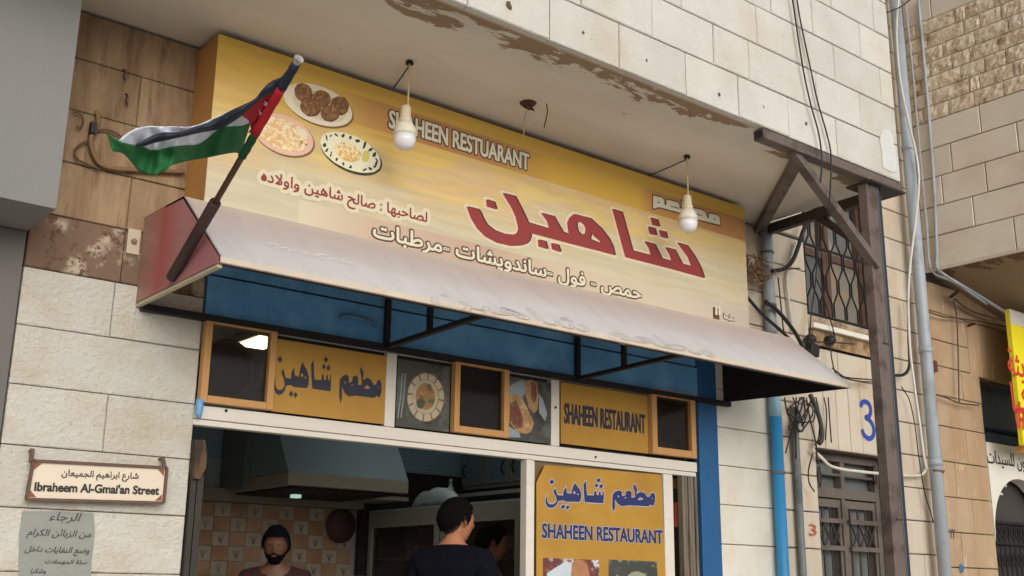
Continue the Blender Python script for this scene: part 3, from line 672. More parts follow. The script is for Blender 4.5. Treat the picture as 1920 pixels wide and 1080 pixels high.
# title
T2 = lambda pts: [(x/6.75+860, y/6.75+340) for x, y in pts]
T3 = lambda pts: [(x/6.75+1090, y/6.75+380) for x, y in pts]
title_px = [
 T2([(95, 318), (240, 352), (268, 390), (300, 470), (350, 550), (440, 620), (560, 665), (660, 678), (722, 664), (748, 612), (742, 560), (715, 450), (660, 330), (548, 148), (705, 187), (790, 350), (870, 520), (1000, 560), (1140, 602), (1110, 500), (1035, 400), (1195, 442), (1310, 640), (1390, 670), (1375, 600), (1368, 520), (1395, 465), (1450, 415)])
 + T3([(0, 172), (105, 197), (240, 320), (340, 450), (388, 545), (420, 668), (200, 608), (0, 558)])
 + T2([(1300, 762), (900, 655), (905, 700), (885, 755), (850, 790), (780, 814), (660, 820), (480, 780), (330, 700), (230, 600), (150, 470)]),
 T2([(1490, 520), (1535, 518), (1580, 550), (1602, 600), (1595, 655), (1550, 682), (1500, 630), (1485, 570)]),
 T3([(120, 378), (160, 430), (235, 490), (215, 512), (103, 462)]),
 T3([(385, 80), (505, 115), (640, 605), (870, 668), (850, 580), (790, 490), (920, 525), (1010, 705), (1135, 742), (1110, 660), (1055, 565), (1175, 595), (1270, 775), (1385, 806), (1340, 690), (1205, 505), (1330, 540), (1430, 680), (1510, 830), (1550, 957), (1100, 832), (550, 690)]),
 T3([(868, 190), (955, 212), (982, 307), (893, 283)]), T3([(836, 303), (920, 325), (944, 415), (858, 395)]), T3([(976, 350), (1060, 370), (1084, 457), (1000, 432)]),
 T2([(340, 230), (437, 258), (472, 357), (350, 322)]), T2([(998, 738), (1088, 760), (1117, 860), (1003, 825)]), T2([(1163, 782), (1250, 803), (1285, 897), (1175, 862)])]
title = [[FG.inv(PS(*q)) for q in c] for c in title_px]
g = MB(); halo_rib(g, FG, title, .032, .0010); g.build('title_glow', mat('cream_glow_print', (216, 204, 172), .5, .02), SG, fix=False)
g = MB(); fill(g, FG, title, .0018, False, -.011, -.003); g.build('title_highlight', M_pinkhi, SG, fix=False)
g = MB(); fill(g, FG, title, .0026, False, .013, .004); g.build('title_shadow', M_redd, SG, fix=False)
g = MB(); fill(g, FG, title, .0034, False); g.build('title_lettering', M_red, SG, fix=False)
# small outlined word
K = lambda pts: [(x/9.6+1200, y/9.6+350) for x, y in pts]
word = [K([(230, 160), (395, 198), (430, 250), (438, 338), (470, 330), (468, 232), (540, 247), (690, 292), (712, 392), (745, 402), (745, 258), (800, 262), (800, 345), (930, 385), (1080, 412), (1165, 455), (1205, 562), (1232, 570), (1237, 482), (1380, 512), (1430, 560), (1435, 690), (1030, 590), (720, 472), (350, 372), (290, 378), (270, 396), (230, 390)]),
        K([(308, 268), (346, 276), (346, 297), (308, 290)]), K([(545, 345), (695, 385), (700, 402), (550, 364)]), K([(1010, 488), (1110, 513), (1112, 530), (1018, 506)]), K([(1318, 573), (1352, 580), (1352, 602), (1318, 595)])]
word = [[FG.inv(PS(*q)) for q in c] for c in word]
lettering(SG, 'white_lettering', FG, word, M_cream, .0014, halo=M_brownp, hw=.018, bytext=False)
text_on(SG, 'white_lettering', FG, 'SHAHEEN RESTUARANT', PS(729, 239), PS(991, 290), M_cream, fit=True, bold=.007, halo=M_brownp, hw=.024)
text_on(SG, 'red_lettering', FG, 'لصاحبها : صالح شاهين واولاده', PS(489, 338), PS(800, 416), M_red, .95, arab=True, bold=.003, halo=mat('pale_cream_print', (214, 202, 172), .5, .02), hw=.045)
text_on(SG, 'white_lettering', FG, 'حمص - فول -ساندويشات -مرطبات', PS(699, 443), PS(1201, 547), M_cream, .80, arab=True, bold=.006, halo=M_brownp, hw=.024)
text_on(SG, 'white_lettering', FG, 'مطبعة', PS(1356, 597), PS(1377, 600), M_cream, 1.0, arab=True, bold=.003, halo=M_brownp, hw=.014)
g = MB()
for i in range(2):
    for j in range(2):
        p = PS(1341+i*6, 581+j*8); g.box(p.x, p.x+.020, ys-.0085, ys-.0082, p.z-.004, p.z+.024)
g.build('logo_square', M_cream, SG)
a = PS(1337, 596); g = MB(); g.add([(a.x, ys-.0080, a.z-.004), (a.x+.062, ys-.0080, a.z-.004), (a.x+.062, ys-.0080, a.z+.075), (a.x, ys-.0080, a.z+.075)], [(0, 1, 2, 3)]); g.build('logo_back', M_brownp, SG, fix=False)
# food plates (flat print)
PX = lambda ox, oy: [(x/5.4+480, y/5.4+140) for x, y in zip(ox, oy)]
def ell(cx, cy, a, b, ang, n=40, jit=0):
    out = []
    for i in range(n):
        t = i*2*math.pi/n; k = 1+random.uniform(-jit, jit); x, y = a*k*math.cos(t), b*k*math.sin(t)
        out.append((cx+x*math.cos(ang)-y*math.sin(ang), cy+x*math.sin(ang)+y*math.cos(ang)))
    return [(x/5.4+480, y/5.4+140) for x, y in out]
def pprint(name, m, pts, d):
    c = [FG.inv(PS(*q)) for q in pts]; mb = MB(); n = len(c); cx = sum(p[0] for p in c)/n; cy = sum(p[1] for p in c)/n
    mb.add([FG(cx, cy, d)]+[FG(u, v, d) for u, v in c], [(0, i+1, (i+1) % n+1) for i in range(n)]); return mb.build(name, m, SG, fix=False)
def shade_print(name, pts_fn, base):
    pass
M_sh1 = mat('printed_plate_edge', (120, 94, 60), .5, .1); M_pl = mat('printed_plate', (226, 212, 186), .5, .04, 8)
M_fal = mat('printed_falafel', (122, 84, 52), .5, .35, 60, c2=(160, 116, 74), th=.56, s2=55, soft=.05, c3=(72, 46, 30), th3=.60, s3=70)
M_fald = mat('printed_falafel_dark', (84, 54, 34), .5, .2, 60)
pprint('printed_plate_edge', M_sh1, ell(640, 325, 368, 188, .38), .0010); pprint('printed_plate', M_pl, ell(625, 306, 368, 186, .38), .0016)
pprint('printed_plate', mat('printed_plate_inner', (212, 196, 166), .5, .04, 8), ell(640, 318, 285, 135, .38), .0019)
for i, (x, y, a, b, an) in enumerate(((475, 180, 98, 82, .9), (658, 240, 88, 80, .4), (838, 313, 92, 92, .3), (545, 325, 104, 88, .5), (738, 390, 92, 78, .3))):
    pprint('printed_falafel', M_fald, ell(x+5, y+6, a+4, b+4, an, 26, .03), .0022+i*.0004); pprint('printed_falafel', M_fal, ell(x, y, a, b, an, 26, .03), .0024+i*.0004)
pprint('printed_plate_edge', M_sh1, ell(285, 622, 330, 192, .42), .0010); pprint('printed_plate', mat('printed_pink_plate', (224, 180, 158), .5, .06, 10), ell(272, 606, 326, 188, .42), .0016)
pprint('printed_salad', mat('printed_salad', (220, 178, 120), .5, .15, 40, c2=(234, 214, 178), th=.5, s2=38, soft=.04, c3=(124, 116, 66), th3=.62, s3=24), ell(255, 600, 285, 150, .42, 40, .05), .0020)
pprint('printed_plate', M_pl, ell(470, 600, 60, 40, .9, 20, .1), .0022)
pprint('printed_plate_edge', mat('printed_leaf_shadow', (62, 58, 44), .5, .1), ell(965, 806, 336, 178, .45), .0010)
pprint('printed_plate', mat('printed_pale_plate', (226, 220, 190), .5, .1, 20), ell(955, 788, 332, 168, .45, 50, .015), .0016)
M_leaf = mat('printed_leaf', (58, 62, 42), .5, .3, 50)
for i in range(22):
    t = i/22*6.283+.2
    if random.random() < .12: continue
    x, y = 286*math.cos(t), 136*math.sin(t); cx_, cy_ = 955+x*math.cos(.45)-y*math.sin(.45), 788+x*math.sin(.45)+y*math.cos(.45)
    pprint('printed_leaf', M_leaf, ell(cx_, cy_, random.uniform(14, 36), random.uniform(8, 20), random.uniform(0, 3), 9, .3), .0019)
pprint('printed_salad', mat('printed_chickpeas', (212, 164, 92), .5, .2, 50, c2=(236, 216, 170), th=.5, s2=60, soft=.04, c3=(140, 92, 48), th3=.62, s3=60), ell(925, 785, 140, 88, .45, 30, .08), .0021)
pprint('printed_salad', mat('printed_oil', (206, 192, 104), .5, .08), ell(1110, 830, 38, 60, .2, 20, .08), .0021)

# ------------------------------------------------------------------ awning
A = empty('awning', 'faded pinkish white sheet metal awning over the shopfront with red side panels', 'awning')
awm = bpy.data.materials.new('faded_awning_sheet'); awm.use_nodes = True
def awn_nodes(m, stops, axis, a0, a1, ns=.1):
    n = m.node_tree.nodes; l = m.node_tree.links; b = n['Principled BSDF']; b.inputs['Roughness'].default_value = .55
    g = n.new('ShaderNodeNewGeometry'); sp = n.new('ShaderNodeSeparateXYZ'); l.new(g.outputs['Position'], sp.inputs[0])
    nz = n.new('ShaderNodeTexNoise'); nz.inputs['Scale'].default_value = 1.6; nz.inputs['Detail'].default_value = 5; l.new(g.outputs['Position'], nz.inputs['Vector'])
    t = n.new('ShaderNodeMapRange'); t.inputs[1].default_value = a0; t.inputs[2].default_value = a1; l.new(sp.outputs[axis], t.inputs[0])
    s = n.new('ShaderNodeMath'); s.operation = 'MULTIPLY_ADD'; s.inputs[1].default_value = ns*2; l.new(nz.outputs['Fac'], s.inputs[0]); l.new(t.outputs[0], s.inputs[2])
    s2 = n.new('ShaderNodeMath'); s2.operation = 'SUBTRACT'; s2.inputs[1].default_value = ns; l.new(s.outputs[0], s2.inputs[0])
    r = n.new('ShaderNodeValToRGB'); e = r.color_ramp.elements; e[0].position = stops[0][0]; e[0].color = lin(stops[0][1]); e[1].position = stops[-1][0]; e[1].color = lin(stops[-1][1])
    for p, c in stops[1:-1]: k = e.new(p); k.color = lin(c)
    l.new(s2.outputs[0], r.inputs[0])
    dv = n.new('ShaderNodeVectorMath'); dv.operation = 'MULTIPLY'; dv.inputs[1].default_value = (9, 1.2, 1.2); l.new(g.outputs['Position'], dv.inputs[0])
    dn = n.new('ShaderNodeTexNoise'); dn.inputs['Scale'].default_value = 1.5; dn.inputs['Detail'].default_value = 8; dn.inputs['Roughness'].default_value = .7; l.new(dv.outputs[0], dn.inputs['Vector'])
    dm = n.new('ShaderNodeMapRange'); dm.inputs[1].default_value = .3; dm.inputs[2].default_value = .62; dm.inputs[3].default_value = .93; dm.inputs[4].default_value = 1.03; l.new(dn.outputs['Fac'], dm.inputs[0])
    hv = n.new('ShaderNodeHueSaturation'); l.new(r.outputs[0], hv.inputs['Color']); l.new(dm.outputs[0], hv.inputs['Value']); l.new(hv.outputs[0], b.inputs['Base Color'])
    bn = n.new('ShaderNodeTexNoise'); bn.inputs['Scale'].default_value = 2.2; bn.inputs['Detail'].default_value = 2; l.new(g.outputs['Position'], bn.inputs['Vector'])
    bp = n.new('ShaderNodeBump'); bp.inputs['Strength'].default_value = .6; bp.inputs['Distance'].default_value = .05; l.new(bn.outputs['Fac'], bp.inputs['Height']); l.new(bp.outputs[0], b.inputs['Normal'])
awn_nodes(awm, [(0, (204, 202, 200)), (.35, (198, 194, 193)), (.6, (188, 178, 176)), (.85, (184, 168, 161)), (1, (190, 176, 162))], 'Z', 2.76, 3.16)
ax0, ax1 = 1.79, 6.05
yt, zt2, yl, zl2 = -.46, 3.16, -.90, 2.785
g = MB(); g.hexa([(ax0, yt, zt2), (ax0, yt+.01, zt2-.006), (ax0, yl, zl2), (ax0, yl+.01, zl2-.0), (ax1, yt, zt2), (ax1, yt+.01, zt2-.006), (ax1, yl, zl2), (ax1, yl+.01, zl2-.0)]); g.build('front_sheet', awm, A)
g = MB(); g.hexa([(ax0, -.26, zt2+.012), (ax0, -.26, zt2), (ax0, yt, zt2), (ax0, yt+.01, zt2-.01), (ax1, -.26, zt2+.012), (ax1, -.26, zt2), (ax1, yt, zt2), (ax1, yt+.01, zt2-.01)]); g.build('top_sheet', awm, A)
g = MB(); g.box(ax0, ax1, yl-.008, yl+.012, zl2-.028, zl2-.001); g.build('front_lip', mat('cream_lip', (204, 188, 170), .6, .08, 6), A, bev=.003)
sdm = bpy.data.materials.new('faded_red_sheet'); sdm.use_nodes = True
awn_nodes(sdm, [(0, (190, 130, 134)), (.25, (188, 120, 124)), (.5, (180, 126, 122)), (.72, (176, 90, 86)), (.82, (168, 112, 102)), (1, (158, 126, 108))], 'Y', -.95, 0, .08)
side = [(-.002, 3.18), (-.46, 3.16), (-.90, 2.785), (-.90, 2.757), (-.002, 2.757)]
g = MB(); g.prism([(ax0, y, z) for y, z in side], (.008, 0, 0)); g.build('side_panel', sdm, A)
M_blki = mat('black_inner_sheet', (20, 20, 22), .8, .2)  # inner face painted plain black
g = MB(); g.hexa([(5.89, -.002, 2.757), (5.89, -.002, 3.17), (6.045, yl+.014, 2.757), (6.045, yl+.014, 2.78), (5.90, -.002, 2.757), (5.90, -.002, 3.17), (6.05, yl+.014, 2.757), (6.05, yl+.014, 2.78)])
g.prism([(ax1-.006, -.46, 3.15), (ax1-.006, yl+.015, 2.785), (ax1-.006, -.5, 2.80)], (.005, 0, 0)); g.build('side_panel', M_blki, A)
tag(A.children[-1], 'black inner face of the right side panel')
g = MB(); g.bar((ax0+.01, -.0, 2.752), (ax0+.01, yl+.02, 2.752), .02, .018); g.build('side_lip', mat('cream_lip2', (196, 184, 156), .7, .1, 8), A)
g = MB(); g.box(ax0+.02, 5.92, -.045, -.005, 2.725, 2.757); g.build('rear_bar', M_black, A)
g = MB(); g.box(ax0+.02, 6.02, yl+.014, yl+.04, 2.757, 2.782); g.build('front_bar', M_black, A)
for x0, x1, xv in ((at(725, 638, -.03).x, 0, 0), (at(1083, 695, -.03).x, 0, 0)):
    g = MB(); g.bar((x0, -.03, 2.745), (x0, yl+.03, 2.765), .03, .022); g.build('frame_bar', M_black, A)
    g = MB(); g.bar((x0, -.03, 2.745), (x0, -.03, 3.14), .028, .028, (0, 1, 0)); g.build('frame_post', M_black, A)
    g = MB(); g.bar((x0, -.43, 2.757), (x0, -.43, 3.15), .026, .026, (0, 1, 0)); g.build('frame_post', M_black, A)
# ghost lettering left on the awning sheet
Vd = Vector((0, yt-yl, zt2-zl2)).normalized(); Nd = Vector((1, 0, 0)).cross(Vd).normalized()
FA = Frame((0, yl, zl2), (1, 0, 0), Vd, Nd if Nd.y < 0 else -Nd)
def ahit(px, py):
    d = ray(px, py); t = (FA.O-CAM).dot(FA.N)/d.dot(FA.N); return CAM+d*t
M_ghost = mat('ghost_letter_residue', (168, 158, 156), .6, .1, 20); M_ghost2 = mat('pale_letter_residue', (214, 208, 206), .6, .1, 20)
cs = text_contours('Coca-Cola', .25); a = FA.inv(ahit(502, 463)); b = FA.inv(ahit(668, 503)); cs = place(cs, a[0], a[1], b[0], hscale=.75)
g = MB(); ribbon(g, FA, cs, .007, .0012); g.build('ghost_lettering', M_ghost2, A, fix=False)
cs = text_contours(shape_ar('مطعم شاهين')); a = FA.inv(ahit(810, 563)); b = FA.inv(ahit(1315, 645)); cs = place(cs, a[0], a[1]+.0, b[0], hscale=.50)
g = MB(); ribbon(g, FA, cs, .0035, .0012); g.build('ghost_lettering', M_ghost, A, fix=False)

# ------------------------------------------------------------------ shopfront
SF = empty('shopfront', 'white aluminium shopfront frame with pine framed top windows', 'shopfront')
yf = 0.0
def frame(name, x0, x1, z0, z1, y0=yf, y1=.06, m=M_white, parent=SF, bev=.004):
    g = MB(); g.box(x0, x1, y0, y1, z0, z1); return g.build(name, m, parent, bev=bev)
frame('rail', 2.12, 5.60, 2.262, 2.325, yf-.004); frame('rail', 2.12, 5.60, 2.232, 2.260, yf+.006)
frame('rail', 2.12, 5.60, 2.725, 2.752, yf+.004)
for x in ((3.17, 3.235), (4.335, 4.40)): frame('mullion', x[0], x[1], 2.327, 2.723)
frame('door_post', 4.150, 4.21, .15, 2.230, yf+.002); frame('door_post', 5.285, 5.37, .15, 2.230, yf+.002)
def pine(x0, x1, z0, z1, wd_, y=-.03):
    o = MB(); w = wd_
    o.box(x0+w, x1-w, y+.016, y+.022, z0+w, z1-w); po = o.build('pine_window', glass('dark_window_glass', (40, 31, 24), .40, .10), SF)
    for a in ((x0, x0+w, z0, z1), (x1-w, x1, z0, z1), (x0+w, x1-w, z0, z0+w), (x0+w, x1-w, z1-w, z1)):
        q = MB(); q.box(a[0], a[1], y-.012, y+.03, a[2], a[3]); q.build('pine_rail', M_wood, po, bev=.003)
    return po
pine(2.125, 2.50, 2.335, 2.752, .035); pine(3.595, 3.98, 2.335, 2.752, .036); pine(5.15, 5.56, 2.345, 2.765, .045)
# glazing behind the prints
g = MB(); g.box(2.505, 3.17, .03, .036, 2.327, 2.724); g.build('pane', M_dark, SF)
g = MB(); g.box(3.235, 4.335, .04, .046, 2.327, 2.724); g.build('pane', M_dark, SF)
g = MB(); g.box(4.40, 5.15, .03, .036, 2.327, 2.724); g.build('pane', M_dark, SF)
g = MB(); g.box(4.21, 5.285, .03, .036, .15, 2.230); g.build('pane', mat('brown_glass_film', (120, 100, 70), .3, .1, 3), SF)
for px, py in ((1042, 764), (424, 770), (1117, 857)):
    p = at(px, py, -.006); g = MB(); g.lathe((p.x, -.003, p.z), [(.007, 0), (.008, -.004), (.004, -.006)], 8, 'y'); g.build('screw', M_black, SF)
# blue Arabic name (traced once, used twice)
BN = [[(190, 340), (182, 400), (190, 445), (215, 470), (262, 472), (300, 445), (312, 415), (298, 360), (265, 300), (293, 255), (322, 345), (350, 352), (400, 352), (402, 300), (440, 235), (450, 318), (508, 332), (515, 290), (535, 225), (555, 183), (622, 268), (645, 330), (640, 402), (618, 440), (440, 436), (400, 418), (332, 425), (318, 470), (275, 512), (225, 522), (185, 503), (162, 460), (165, 400)],
      [(530, 305), (552, 292), (570, 318), (548, 340)], [(580, 335), (600, 322), (614, 352)],
      [(672, 205), (708, 155), (716, 300), (724, 350), (815, 352), (822, 300), (843, 285), (850, 345), (878, 350), (885, 305), (903, 295), (908, 348), (930, 350), (936, 300), (950, 290), (946, 400), (940, 458), (690, 442)],
      [(878, 115), (910, 146), (876, 178), (846, 148)], [(850, 188), (878, 214), (850, 246), (822, 220)], [(912, 196), (942, 228), (908, 260), (882, 226)], [(245, 135), (280, 170), (245, 205), (212, 170)], [(400, 472), (428, 498), (402, 540), (368, 508)], [(460, 482), (490, 508), (456, 546), (432, 514)],
      [(1078, 576), (1062, 500), (1064, 400), (1068, 340), (1105, 300), (1160, 282), (1190, 302), (1192, 362), (1238, 352), (1245, 302), (1290, 285), (1322, 310), (1320, 382), (1368, 376), (1366, 300), (1345, 238), (1357, 193), (1396, 255), (1386, 335), (1440, 302), (1500, 322), (1532, 372), (1568, 366), (1580, 330), (1615, 315), (1640, 350), (1641, 430), (1615, 496), (1572, 476), (1550, 500), (1290, 486), (1190, 500), (1130, 460), (1098, 402), (1098, 520)],
      [(1128, 352), (1156, 358), (1146, 386)], [(1405, 402), (1440, 376), (1478, 394), (1474, 412), (1412, 415)], [(1588, 392), (1604, 380), (1606, 402)], [(1218, 382), (1252, 374), (1244, 396)]]
def sign_panel(name, label, x0, x1, z0, z1, y=-.012, cut=None):
    e = empty(name, label, 'sign', 'orange restaurant panels on the shopfront')
    g = MB()
    if cut: g.prism([(u, y+.006, v) for u, v in cut], (0, .006, 0))
    else: g.box(x0, x1, y+.006, y+.012, z0, z1)
    g.build('panel_sheet', M_orange, e); return e, front(y+.0055)
p1, FP = sign_panel('name_panel', 'orange panel with navy Arabic name only, beside the first pine framed window', 2.51, 3.165, 2.335, 2.70)
def bn_on(F, parent, x0, x1, zc_fn, m, halo, hw):
    k = (x1-x0)/(1640-160)
    cs = [[(x0+(x-160)*k*1.0, zc_fn(x, y, k)) for x, y in c] for c in BN]
    lettering(parent, 'arabic_lettering', F, cs, m, .0008, bytext=False, halo=halo, hw=hw)
# world mapping taken from where the letters stand on the two panels
aff = lambda F, q, y: [[F.inv(at(*q(x, v), y)) for x, v in c] for c in BN]
lettering(p1, 'arabic_lettering', FP, aff(FP, lambda x, v: (513+(x-160)*(202/1480), 663+(v-115)*(87/460)+ (x-160)*.0075), -.0065), M_navy2, .0008, bytext=False)
cut = [(x, z) for x, z in [(lambda p: (p.x, p.z))(at(*q, -.006)) for q in ((1022, 872), (1240, 890), (1245, 1000), (1249, 1110), (1006, 1110), (1006, 905))]]
p2, FP2 = sign_panel('door_poster', 'tall orange door poster with Arabic and Latin restaurant name above food photos', 0, 0, 0, 0, cut=cut)
lettering(p2, 'arabic_lettering', FP2, aff(FP2, lambda x, v: (1000+x/7.2, 880+v/7.2), -.0065), M_navy, .0010, bytext=False, halo=M_paleblue, hw=.010)
text_on(p2, 'latin_lettering', FP2, 'SHAHEEN RESTAURANT', at(1016, 1008, -.0065), at(1241, 995, -.0065), M_navy, fit=True, bold=.006, halo=M_paleblue, hw=.013)
M_ph1 = mat('printed_sandwich_photo', (104, 60, 56), .4, .2, 10, c2=(196, 200, 204), th=.54, s2=7, soft=.03, c3=(150, 96, 60), th3=.56, s3=14)
M_ph2 = mat('printed_dish_photo', (70, 72, 66), .4, .25, 10, c2=(120, 124, 112), th=.55, s2=7, soft=.04, c3=(170, 162, 130), th3=.6, s3=12)
for q, m in ((((1018, 1046), (1123, 1050), (1124, 1120), (1018, 1120)), M_ph1), (((1141, 1049), (1232, 1053), (1234, 1120), (1141, 1120)), M_ph2)):
    g = MB(); g.add([FP2(*FP2.inv(at(x, y, -.0065)), .0008) for x, y in q], [(0, 1, 2, 3)]); g.build('food_photo', m, p2, fix=False)
def blob(parent, F, P, name, m, pts, d):
    c = [F.inv(P(*q)) for q in pts]; g = MB(); g.add([F(u, v, d) for u, v in c], [tuple(range(len(c)))]); return g.build(name, m, parent, fix=False)
PD = lambda px, py: at(px, py, -.0065)
blob(p2, FP2, PD, 'printed_paper', mat('printed_paper', (190, 198, 204), .5, .08, 12), [(1025, 1075), (1045, 1062), (1062, 1052), (1070, 1056), (1072, 1085), (1070, 1110), (1026, 1110)], .0014)
blob(p2, FP2, PD, 'printed_sandwich', mat('printed_wrap', (168, 118, 84), .5, .25, 30), [(1072, 1056), (1080, 1049), (1092, 1050), (1102, 1062), (1106, 1085), (1100, 1110), (1074, 1110), (1070, 1080)], .0018)
blob(p2, FP2, PD, 'printed_plate', mat('printed_green_plate', (150, 152, 124), .5, .2, 20), [(1176, 1080), (1184, 1073), (1196, 1071), (1210, 1077), (1216, 1090), (1214, 1110), (1172, 1110), (1172, 1090)], .0014)
p3, FP3 = sign_panel('name_panel', 'orange panel with dark Latin restaurant name beside the rightmost pine framed window', 4.405, 5.145, 2.345, 2.715)
text_on(p3, 'latin_lettering', FP3, 'SHAHEEN RESTAURANT', at(1058, 793, -.0065), at(1209, 778, -.0065), M_navy2, fit=True, bold=.007)
# photo prints
M_phd = mat('dark_table_photo', (74, 74, 66), .35, .2, 5, c2=(96, 98, 92), th=.56, s2=6, c3=(52, 48, 42), th3=.56, s3=5)
e = empty('dish_photo', 'photo print of a round stew dish left of the middle pine framed window', 'photo print')
g = MB(); g.box(3.24, 3.59, .0, .006, 2.335, 2.70); g.build('photo_sheet', M_phd, e)
FQ = front(-.0005); PQ = lambda px, py: at(px, py, -.0005)
def el(cx, cy, a, b, n=36, j=0, ox=730, oy=650, sc=6): return [((cx+a*math.cos(t*6.283/n)*(1+random.uniform(-j, j)))/sc+ox, (cy+b*math.sin(t*6.283/n)*(1+random.uniform(-j, j)))/sc+oy) for t in range(n)]
blob(e, FQ, PQ, 'printed_plate', mat('printed_scalloped_rim', (128, 100, 74), .5, .1), el(408, 570, 212, 278, 28, .03), .0004)
M_rim = mat('printed_plate_rim', (176, 164, 138), .5, .06, 10)
for i in range(12):
    t = i*6.283/12+.2; u = (i+.82)*6.283/12+.2
    q = [(408+205*math.cos(t+(u-t)*k/5), 570+268*math.sin(t+(u-t)*k/5)) for k in range(6)] + [(408+150*math.cos(u-(u-t)*k/5), 565+195*math.sin(u-(u-t)*k/5)) for k in range(6)]
    blob(e, FQ, PQ, 'printed_plate_rim', M_rim, [(x/6+730, y/6+650) for x, y in q], .0008)
blob(e, FQ, PQ, 'printed_plate_well', M_rim, el(405, 565, 145, 190), .0009)
blob(e, FQ, PQ, 'printed_stew', mat('printed_stew', (150, 112, 70), .5, .2, 30, c2=(84, 88, 56), th=.55, s2=14, soft=.04, c3=(186, 146, 96), th3=.58, s3=24), el(405, 560, 110, 155, 30, .03), .0012)
blob(e, FQ, PQ, 'printed_greens', mat('printed_greens', (76, 84, 58), .5, .2, 30), el(350, 640, 45, 60, 16, .1), .0015)
for dx in (120, 155): blob(e, FQ, PQ, 'printed_cutlery', mat('printed_cutlery', (140, 144, 142), .4, .1), [((dx+a)/6+730, b/6+650) for a, b in ((20, 300), (32, 300), (15, 560), (-20, 800), (-32, 798), (0, 560))], .0006)
e = empty('wrap_photo', 'photo print of wrapped sandwiches right of the middle pine framed window', 'photo print')
g = MB(); g.box(3.985, 4.33, .0, .006, 2.335, 2.70); g.build('photo_sheet', M_phd, e)
w7 = lambda pts: [(x/7.2+940, y/7.2+690) for x, y in pts]
blob(e, FQ, PQ, 'printed_paper', mat('printed_blue_paper', (140, 152, 156), .5, .1, 12), w7([(75, 260), (240, 170), (310, 160), (330, 330), (280, 400), (70, 400)]), .0004)
M_wrap = mat('printed_flatbread', (164, 124, 84), .5, .2, 26, c2=(192, 160, 120), th=.55, s2=20); M_fil = mat('printed_filling', (118, 62, 52), .5, .3, 40, c2=(98, 104, 58), th=.58, s2=40, soft=.03)
blob(e, FQ, PQ, 'printed_wrap', M_wrap, w7([(110, 370), (170, 350), (260, 380), (330, 500), (440, 740), (400, 860), (340, 890), (200, 860), (90, 700), (80, 480)]), .0008)
blob(e, FQ, PQ, 'printed_filling', M_fil, w7([(120, 470), (200, 440), (250, 560), (290, 700), (280, 800), (200, 820), (110, 700)]), .0012)
blob(e, FQ, PQ, 'printed_wrap', M_wrap, w7([(320, 180), (400, 160), (480, 200), (495, 380), (490, 560), (440, 610), (370, 540), (330, 380)]), .0010)
blob(e, FQ, PQ, 'printed_filling', M_fil, w7([(400, 180), (470, 220), (480, 380), (440, 480), (400, 380)]), .0014)
blob(e, FQ, PQ, 'printed_paper', MATS['printed_blue_paper'], w7([(500, 330), (560, 420), (620, 620), (590, 720), (510, 600)]), .0006)
blob(e, FQ, PQ, 'printed_paper', MATS['printed_blue_paper'], w7([(66, 760), (150, 820), (240, 870), (260, 940), (70, 930)]), .0006)
# right end of shopfront: rolled shutter guide and gap contents
g = MB()
for i, x in enumerate((5.455, 5.485, 5.515, 5.545, 5.575)): g.box(x, x+.022, -.0+.006*(i % 2), .04, .15, 2.230)
tag(g.build('shutter_guide', mat('worn_shutter_metal', (118, 108, 92), .5, .2, 9, stretch=(6, 1, .3), c2=(84, 74, 62), th=.55, s2=6)), 'worn metal shutter guide beside the blue pilaster', 'shutter guide')
p = at(1268, 965, .12); g = MB(); g.tube([(p.x, .12, p.z-.08), (p.x, .12, p.z+.08)], [.035, .03], 12); o = g.build('fire_extinguisher', mat('orange_red_plastic', (200, 70, 36), .4, .05)); tag(o, 'orange red cylinder hanging in the narrow gap right of the poster', 'cylinder')
p = at(1266, 912, .14); g = MB(); g.box(p.x-.05, p.x+.06, .14, .18, p.z-.015, p.z+.05); tag(g.build('snack_box', mat('mustard_card', (170, 140, 60), .6, .15, 9)), 'mustard box on the shelf in the narrow gap', 'box')
# wooden block and dark guide on left jamb
g = MB(); g.prism([(x, -.05, z) for x, z in [(lambda p: (p.x, p.z))(at(*q, -.05)) for q in ((366, 824), (386, 824), (389, 850), (387, 878), (376, 899), (364, 897))]], (0, .05, 0)); tag(g.build('wooden_block', mat('dark_old_wood', (92, 66, 44), .7, .2, 9, stretch=(6, 1, 1), c2=(50, 36, 26), th=.55, s2=6), bev=.004), 'dark wooden block on top of the left door guide', 'wooden block')
g = MB(); g.box(2.125, 2.15, -.02, .10, .0, 2.0); g.box(2.155, 2.185, -.02, .10, .0, 2.0); tag(g.build('shutter_guide', mat('dark_guide', (50, 44, 38), .6, .2, 10)), 'dark steel shutter guide along the left side of the entrance', 'shutter guide')
p = at(372, 767, -.03); g = MB(); g.lathe((p.x+.004, -.03, p.z-.04), [(.010, 0), (.016, .02), (.019, .06), (.017, .085), (.01, .09)], 14); tag(g.build('blue_cup', mat('sky_blue_plastic', (110, 160, 200), .35, .1), smooth=True), 'small light blue plastic cup at the left end of the white rail', 'cup')

# ------------------------------------------------------------------ interior
M_int = mat('interior_plaster', (158, 158, 150), .8, .08)
for nm, b in (('interior_floor', (2.1, 6.3, .21, 3.2, .1, .15)), ('interior_ceiling', (2.1, 6.3, .21, 3.2, 2.95, 3.05))):
    g = MB(); g.box(*b); tag(g.build(nm, M_int), kind='structure')
for nm, b in (('interior_back_wall', (2.1, 6.3, 3.06, 3.3, .15, 2.95)), ('interior_left_wall', (1.9, 2.09, .51, 3.3, .15, 2.95)), ('interior_right_wall', (6.2, 6.4, .51, 3.3, .15, 2.95))):
    g = MB(); g.box(*b); o = g.build(nm, M_int); tag(o, kind='structure')
    if 'back' in nm: BW = o
